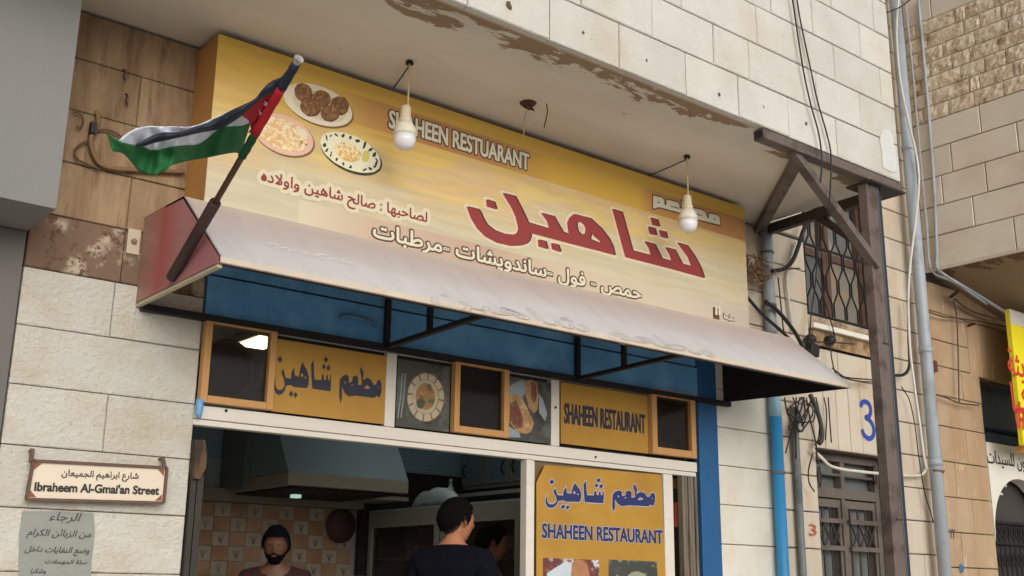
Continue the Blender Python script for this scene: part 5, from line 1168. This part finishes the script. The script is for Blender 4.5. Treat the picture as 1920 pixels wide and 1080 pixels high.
strip('green_stripe', [(1215, 590), (1140, 615), (1000, 624), (930, 650), (790, 765), (600, 783), (400, 820), (300, 790), (190, 765), (95, 740), (0, 665)], [(1130, 862), (1075, 838), (850, 880), (700, 905), (550, 945), (480, 1000), (390, 1022), (280, 1000), (220, 930), (140, 848), (50, 825)], F_green, yo=-.006, n=70)
for a_, b_, c_, nm in SLEEVE:
    g = MB(); g.tube([a_.lerp(b_, t/8) for t in range(9)], [.0165+.0012*math.sin(t*2.1+a_.z*9) for t in range(9)], 10); g.build('sleeve', fm(nm, c_), FL, True)
g = MB(); c_ = fp(1325, 480, -.02)
for pts in ([(1330, 400), (1376, 432), (1340, 445)], [(1376, 432), (1320, 425), (1350, 455)], [(1285, 470), (1300, 500), (1328, 520), (1318, 535), (1290, 515)], [(1295, 495), (1330, 512), (1310, 540)]):
    g.add([fp(x, y, -.018) for x, y in pts], [tuple(range(len(pts)))])
g.build('white_star', F_white, FL, fix=False)

# ------------------------------------------------------------------ street name sign and notice
ST = empty('street_sign', 'framed beige street name plate in Arabic and Latin letters', 'street sign')
yq = -.05
def px4(q, y): return [at(a, b, y) for a, b in q]
c4 = px4(((62, 864), (312, 877), (306, 943), (49, 936)), yq)
g = MB(); g.prism(c4, (0, .02, 0)); g.build('sign_plate', mat('beige_tile_plate', (220, 204, 182), .5, .05, 8, c3=(150, 104, 70), th3=.76, s3=14), ST)
M_bron = mat('rusty_bronze_frame', (96, 74, 60), .6, .2, 14)
for i in range(4):
    a, b = c4[i], c4[(i+1) % 4]; g = MB(); g.bar(a+Vector((0, -.004, 0)), b+Vector((0, -.004, 0)), .012, .016, (0, 1, 0)); g.build('sign_frame', M_bron, ST)
for q0, q1 in (((61, 841), (58, 868)), ((305, 856), (309, 880))):
    g = MB(); g.bar(at(*q0, yq+.01), at(*q1, yq+.01), .016, .012, (0, 1, 0)); g.build('hanger_bar', M_bron, ST)
    g = MB(); a = at(q0[0], q0[1]+4, yq+.01); g.bar(a, a+Vector((0, .055, 0)), .01); g.build('hanger_bar', M_bron, ST)
ax_ = (c4[2]-c4[3]).normalized(); FSS = Frame((0, yq-.0005, 0), (1, 0, 0), (0, 0, 1), (0, -1, 0)); rise = ax_.z/ax_.x
text_on(ST, 'latin_lettering', FSS, "Ibraheem Al-Gmai'an Street", at(64, 920, yq), at(297, 925, yq), M_blkprint, 1.05, bold=.004, rise=rise)
text_on(ST, 'arabic_lettering', FSS, 'شارع ابراهيم الجميعان', at(115, 892, yq), at(259, 899, yq), M_blkprint, .95, arab=True, bold=.0015, rise=rise)
M_corn = mat('rust_corner_print', (140, 78, 56), .5, .1)
for i in range(4):
    a = c4[i]; b = c4[(i+1) % 4]; c = c4[i-1]; u = (b-a).normalized()*.03; v = (c-a).normalized()*.03; o_ = Vector((0, -.001, 0))+u*.3+v*.3
    g = MB(); g.add([a+o_, a+o_+u, a+o_+v], [(0, 1, 2)]); g.build('corner_ornament', M_corn, ST, fix=False)
NT_ = empty('painted_notice', 'grey painted square with handwritten Arabic request below the street sign', 'notice')
g = MB(); q = [at(a, b, -.004) for a, b in ((42, 959), (110, 958), (176, 962), (178, 1000), (172, 1050), (170, 1090), (34, 1090), (36, 1000))]; g.add(q, [tuple(range(8))]); g.build('painted_ground', mat('grey_wall_paint', (144, 146, 138), .85, .08, 8, .5, 40), NT_, fix=False)
FN = front(-.0045); M_mark = mat('marker_ink', (70, 68, 66), .8, .15, 20)
for t, a, b, h_ in (('الرجاء', (92, 975), (152, 975), .8), ('من الزبائن الكرام', (50, 1003), (171, 1001), .9), ('وضع النفايات داخل', (46, 1034), (168, 1030), .95), ('سلة المهملات', (84, 1056), (163, 1052), .7), ('وشكرا', (57, 1074), (86, 1073), .9)):
    text_on(NT_, 'handwriting', FN, t, at(*a, -.0045), at(*b, -.0045), M_mark, h_, arab=True, bold=.0012, shear=.25, d=.0008)

# ------------------------------------------------------------------ pipes, conduits, cables
def vpipe(name, label, cat, x, y, z0, z1, r, m, group=None, n=16):
    g = MB(); g.tube([(x, y, z0), (x, y, z1)], r, n); return tag(g.build(name, m, None, True), label, cat, group)
D1 = empty('drainpipe', 'drainpipe beside the restaurant, sky blue below the awning and grey above', 'pipe')
p = at(1460, 900, -.06)
g = MB(); g.tube([(p.x, -.06, .0), (p.x, -.06, 2.70)], .042, 16); g.build('blue_section', M_pipeb, D1, True)
g = MB(); g.tube([(p.x, -.06, 2.701), (p.x, -.06, 2.86)], .043, 16); g.build('pale_section', M_pipel, D1, True)
g = MB(); g.tube([(p.x, -.06, 2.861), (p.x, -.06, 4.12)], .042, 16); g.build('grey_section', M_pipe, D1, True)
for z in (2.3, 3.9, 3.5): g = MB(); g.tube([(p.x, -.06, z), (p.x, -.06, z+.02)], .048, 16); g.build('pipe_clamp', M_pipegd, D1, True)
p = at(1498, 900, -.05); g = MB(); g.tube([(p.x, -.04, 0), (p.x, -.04, 2.80)], .027, 12); tag(g.build('service_pipe', mat('worn_grey_pipe', (112, 116, 114), .5, .15, 8, c2=(84, 92, 96), th=.55, s2=6), None, True), 'thin worn grey service pipe left of the house door', 'pipe')
p = at(1741, 720, -.12); DP = empty('drainpipe', 'tall wide grey drainpipe in the corner below the neighbour bay', 'pipe')
g = MB(); g.tube([(p.x, -.12, 0), (p.x, -.12, 7.4)], .050, 20); g.build('pipe_shaft', M_pipe, DP, True)
for z in (2.50, 3.42, 5.2): g = MB(); g.tube([(p.x, -.12, z), (p.x, -.12, z+.05)], .056, 20); g.build('pipe_joint', M_pipe, DP, True)
a = at(1758, 883, -.18); g = MB(); g.tube([(p.x-.06, -.13, 2.46), (p.x, -.19, 2.455), (p.x+.06, -.13, 2.44)], .008, 6); g.build('pipe_strap', mat('rusty_strap', (120, 90, 70), .7), DP, True)
bx = 8.575
cd1 = [atx(1697, 0, bx), atx(1712, 140, bx), atx(1726, 300, bx), atx(1738, 430, bx), atx(1742, 490, bx), atx(1750, 513, bx)+Vector((.03, 0, 0)), at(1790, 530, -.25), at(1850, 570, -.25)]
cable('conduit', 'thin grey conduit on the bay side, left of the thicker one', 'conduit', cd1, .010, M_pipe)
cd2 = [atx(1722, 0, bx), atx(1735, 140, bx), atx(1745, 260, bx), atx(1752, 360, bx), atx(1756, 460, bx), atx(1757, 500, bx), at(1770, 515, -.28), at(1830, 551, -.26), at(1905, 598, -.25), at(1990, 650, -.25)]
cable('conduit', 'thicker grey conduit running down the bay side and under its soffit', 'conduit', cd2, .0155, M_pipe)
cable('white_cable', 'long white cable bowing in front of the wide grey drainpipe', 'cable', [at(x, y, -.22) for x, y in ((1686, -20), (1681, 60), (1688, 150), (1704, 230), (1718, 290), (1723, 345), (1716, 420), (1706, 500), (1703, 570), (1706, 650), (1714, 720), (1724, 790), (1733, 860), (1738, 880))], .011, M_whitec)
cable('corner_cable', 'thin black cable crossing the drainpipe at the top', 'cable', [at(1660, 25, -.3), at(1690, 12, -.3), at(1712, -5, -.3)], .006, M_cable)
cable('facade_cable', 'left one of two black cables hanging over the balcony front', 'cable', [at(x, y, -1.235) for x, y in ((1484, -15), (1492, 40), (1506, 130), (1520, 195), (1535, 250), (1541, 300), (1538, 342))], .0055, M_cable)
cable('facade_cable', 'right one of two black cables hanging over the balcony front', 'cable', [at(x, y, -1.225) for x, y in ((1492, -15), (1501, 40), (1520, 130), (1533, 190), (1550, 250), (1558, 290), (1557, 350), (1553, 400))], .0055, M_cable)
# cable group by the window
cg = 'black cables looping beside the awning end'
cable('thick_cable', 'thick black cable loop curving up to the window grille', 'cable', [at(x, y, -.12) for x, y in ((1448, 508), (1470, 504), (1485, 490), (1496, 465), (1505, 435), (1516, 412))], .016, M_cable)
cable('thick_cable', 'thick black cable slanting down to the awning corner from the pipe', 'cable', [at(x, y, -.16) for x, y in ((1400, 556), (1430, 590), (1462, 618), (1485, 640), (1505, 660), (1513, 668))], .012, M_cable)
cable('thick_cable', 'thick black cable behind the slanting one, ending at the black box', 'cable', [at(x, y, -.13) for x, y in ((1435, 565), (1460, 585), (1485, 615), (1500, 640), (1508, 660))], .015, M_cable)
for i, (lab, pts) in enumerate((('thin black cable crossing the stone from the pipe to the window', ((1440, 505), (1465, 505), (1500, 503))), ('thin cable hanging straight down the stone left of the window', ((1459, 520), (1464, 570), (1468, 610), (1470, 622))),
      ('thin cable crossing the window grille to the left insulator', ((1535, 400), (1530, 520), (1522, 580), (1516, 650))), ('thin cable crossing the window grille to the right insulator', ((1530, 520), (1545, 560), (1560, 610), (1567, 640))),
      ('thin cable below the window sill between insulators', ((1500, 640), (1520, 641), (1560, 642), (1600, 645))), ('drooping cable below the right insulator', ((1557, 645), (1560, 675), (1568, 700), (1590, 708), (1636, 712))),
      ('cable running under the awning tip to the steel post', ((1560, 690), (1585, 708), (1610, 715), (1640, 716))))):
    cable('thin_cable', lab, 'cable', [at(x, y, -.08) for x, y in pts], .0055, M_cable)
cable('white_conduit', 'pale plastic conduit bent along the stone left of the window', 'conduit', [at(x, y, -.03) for x, y in ((1492, 455), (1482, 490), (1475, 525), (1478, 560), (1484, 600), (1488, 622))], .012, mat('dirty_white_conduit', (196, 190, 176), .5, .1))
g = MB(); rnd = random.Random(3); c = at(1420, 512, -.09)
for i in range(16):
    r = rnd.uniform(.03, .10); o_ = Vector((rnd.uniform(-.05, .05), rnd.uniform(-.05, .03), rnd.uniform(-.05, .05))); ph = rnd.uniform(0, 3); el_ = rnd.uniform(.4, 1)
    g.tube([c+o_+Vector((r*math.cos(t*.6+ph), .03*math.sin(t*.9+i), r*el_*math.sin(t*.6+ph)*1.1)) for t in range(12)], .0045, 5)
tag(g.build('wire_tangle', mat('dusty_brown_wire', (132, 104, 78), .7, .15, 20), None, True), 'dusty brown coil of tangled wires beside the sign end', 'wire tangle')
cable('thin_cable', 'thin wire dropping from the sign edge into the tangled coil', 'cable', [at(x, y, -.09) for x, y in ((1398, 475), (1402, 490), (1399, 505), (1408, 515))], .005, M_cable)
g = MB(); c = at(1502, 790, -.08); rnd = random.Random(5)
for i in range(5):
    g.tube(smooth([at(1470+rnd.uniform(0, 60), 745, -.09), at(1472+rnd.uniform(0, 30), 785+rnd.uniform(-15, 20), -.10), at(1490+rnd.uniform(-14, 14), 805+rnd.uniform(-22, 12), -.11), at(1515+rnd.uniform(-14, 12), 785+rnd.uniform(-15, 12), -.10), at(1500+rnd.uniform(-20, 28), 745, -.09)], 5), .0055, 5)
for a in (((1500, 745), (1490, 790), (1478, 830), (1473, 850)), ((1493, 745), (1492, 800), (1493, 860)), ((1530, 745), (1537, 780), (1535, 820), (1528, 835)), ((1512, 745), (1520, 790), (1530, 830), (1533, 870)), ((1545, 745), (1550, 775), (1548, 825)), ((1553, 745), (1556, 790), (1559, 830)), ((1524, 850), (1516, 880), (1517, 905), (1527, 922))):
    g.tube(smooth([at(x, y, -.07) for x, y in a], 5), .0055, 5)
tag(g.build('cable_bundle', M_cable, None, True), 'mess of black cables hanging below the awning corner', 'cable bundle')
cable('thick_cable', 'thick dark cable curving down from the awning corner to the door lintel', 'cable', [at(x, y, -.09) for x, y in ((1519, 740), (1532, 770), (1540, 800), (1541, 822), (1536, 832))], .018, mat('grey_black_cable', (60, 58, 56), .6))
cable('white_cable', 'taped white cable drooping across the top of the house door', 'cable', [at(x, y, -.05) for x, y in ((1523, 843), (1540, 858), (1556, 873), (1580, 880), (1610, 884), (1650, 888), (1700, 892), (1728, 890), (1738, 876))], .012, mat('taped_white_cable', (206, 198, 182), .6, .15, 30))
cable('thin_cable', 'thin black cable down the stone right of the steel post', 'cable', [at(x, y, -.06) for x, y in ((1690, 725), (1705, 750), (1715, 795), (1722, 850), (1733, 920), (1745, 960), (1750, 980))], .005, M_cable)
cable('thick_cable', 'black cable loop turning behind the steel post', 'cable', [at(x, y, -.1) for x, y in ((1703, 560), (1704, 640), (1705, 685), (1695, 702), (1675, 704))], .013, M_cable)
for i, (lab, pts) in enumerate((('upper cable drooping under the bay soffit towards the yellow sign', ((1735, 583), (1770, 594), (1800, 597), (1850, 605), (1885, 612))), ('cable from the bay bracket to the yellow sign', ((1790, 560), (1815, 580), (1850, 593), (1885, 602))), ('cable dropping down the tan stone from the bay bracket', ((1788, 562), (1794, 600), (1797, 680), (1798, 740), (1799, 756))), ('sagging cable across the tan stone pier', ((1750, 738), (1775, 746), (1800, 756), (1835, 760))))):
    cable('thin_cable', lab, 'cable', [at(x, y, -.06) for x, y in pts], .007, mat('brown_cable', (88, 70, 54), .7, .1))
g = MB(); g.bar(at(1783, 557, -.02), at(1800, 543, -.2), .02); tag(g.build('cable_bracket', M_steeld), 'small dark cable bracket below the bay soffit', 'bracket')
g = MB(); g.bar(at(1815, 611, 0), at(1829, 606, -.1), .018); tag(g.build('steel_peg', M_steeld), 'short steel peg sticking out of the tan wall', 'peg')
p = at(1750, 687, -.004); g = MB(); g.box(p.x-.025, p.x+.025, -.03, -.004, p.z-.045, p.z+.045); tag(g.build('junction_box', mat('rusty_box', (92, 56, 44), .7, .2, 20)), 'small rust brown junction box beside the wide drainpipe', 'box')
for px, py, lab in ((1520, 636, 'left one of two round black insulators below the window'), (1557, 638, 'right one of two round black insulators below the window')):
    p = at(px, py, -.05); g = MB(); g.lathe((p.x, -.01, p.z), [(.02, 0), (.038, -.02), (.040, -.05), (.028, -.07), (.012, -.08)], 16, 'y'); tag(g.build('insulator', M_cable, None, True), lab, 'insulator', 'round insulators below the window')
p = at(1523, 656, -.07); g = MB(); g.hexa([(p.x+a*.05+c_*.01, -.07+b*.03, p.z+c_*.045-a*.01) for a in (-1, 1) for b in (-1, 1) for c_ in (-1, 1)]); tag(g.build('cable_box', M_cable, bev=.004), 'tilted small black cable box at the awning end', 'box')
# wires on the left tan wall
W1 = 'wires'
cable('old_wire', 'thick beige bundled wire curling on the tan wall left of the sign', 'cable', [at(x, y, -.03) for x, y in ((181, 208), (184, 225), (178, 245), (170, 262), (176, 290), (190, 308), (215, 316), (250, 318), (300, 320), (345, 322))], .012, mat('beige_old_wire', (128, 100, 72), .8, .2, 20))
cable('old_wire', 'thin old wire loop left of the thick bundled one', 'cable', [at(x, y, -.025) for x, y in ((175, 262), (155, 268), (140, 282), (145, 298), (165, 308), (188, 318))], .005, mat('brown_old_wire', (92, 70, 52), .8, .2))
cable('old_wire', 'thin old wire arching right behind the flag tip', 'cable', [at(x, y, -.025) for x, y in ((180, 245), (200, 243), (222, 252), (235, 265))], .005, MATS['brown_old_wire'])
cable('old_wire', 'small wire curl near the edge of the grey building', 'cable', [at(x, y, -.025) for x, y in ((138, 210), (150, 214), (156, 226), (150, 240), (143, 236))], .004, MATS['brown_old_wire'])
g = MB(); g.box(*[v for v in (at(176, 240, -.05).x-.013, at(176, 240, -.05).x+.013)], -.055, -.02, at(176, 240, -.05).z-.025, at(176, 240, -.05).z+.03); tag(g.build('wire_tape', M_cable), 'dark tape wrapped round the old wire bundle', 'tape')
for px, py in ((232, 140), (236, 186)):
    p = at(px, py, -.01); g = MB(); g.tube(smooth([p+Vector((0, .01, .03)), p+Vector((0, -.02, .01)), p+Vector((-.005, -.02, -.02)), p+Vector((.008, -.01, -.03))], 4), .005, 6)
    tag(g.build('wall_hook', M_steeld, None, True), 'upper rusty hook in the tan wall' if py == 140 else 'lower rusty hook in the tan wall', 'hook')
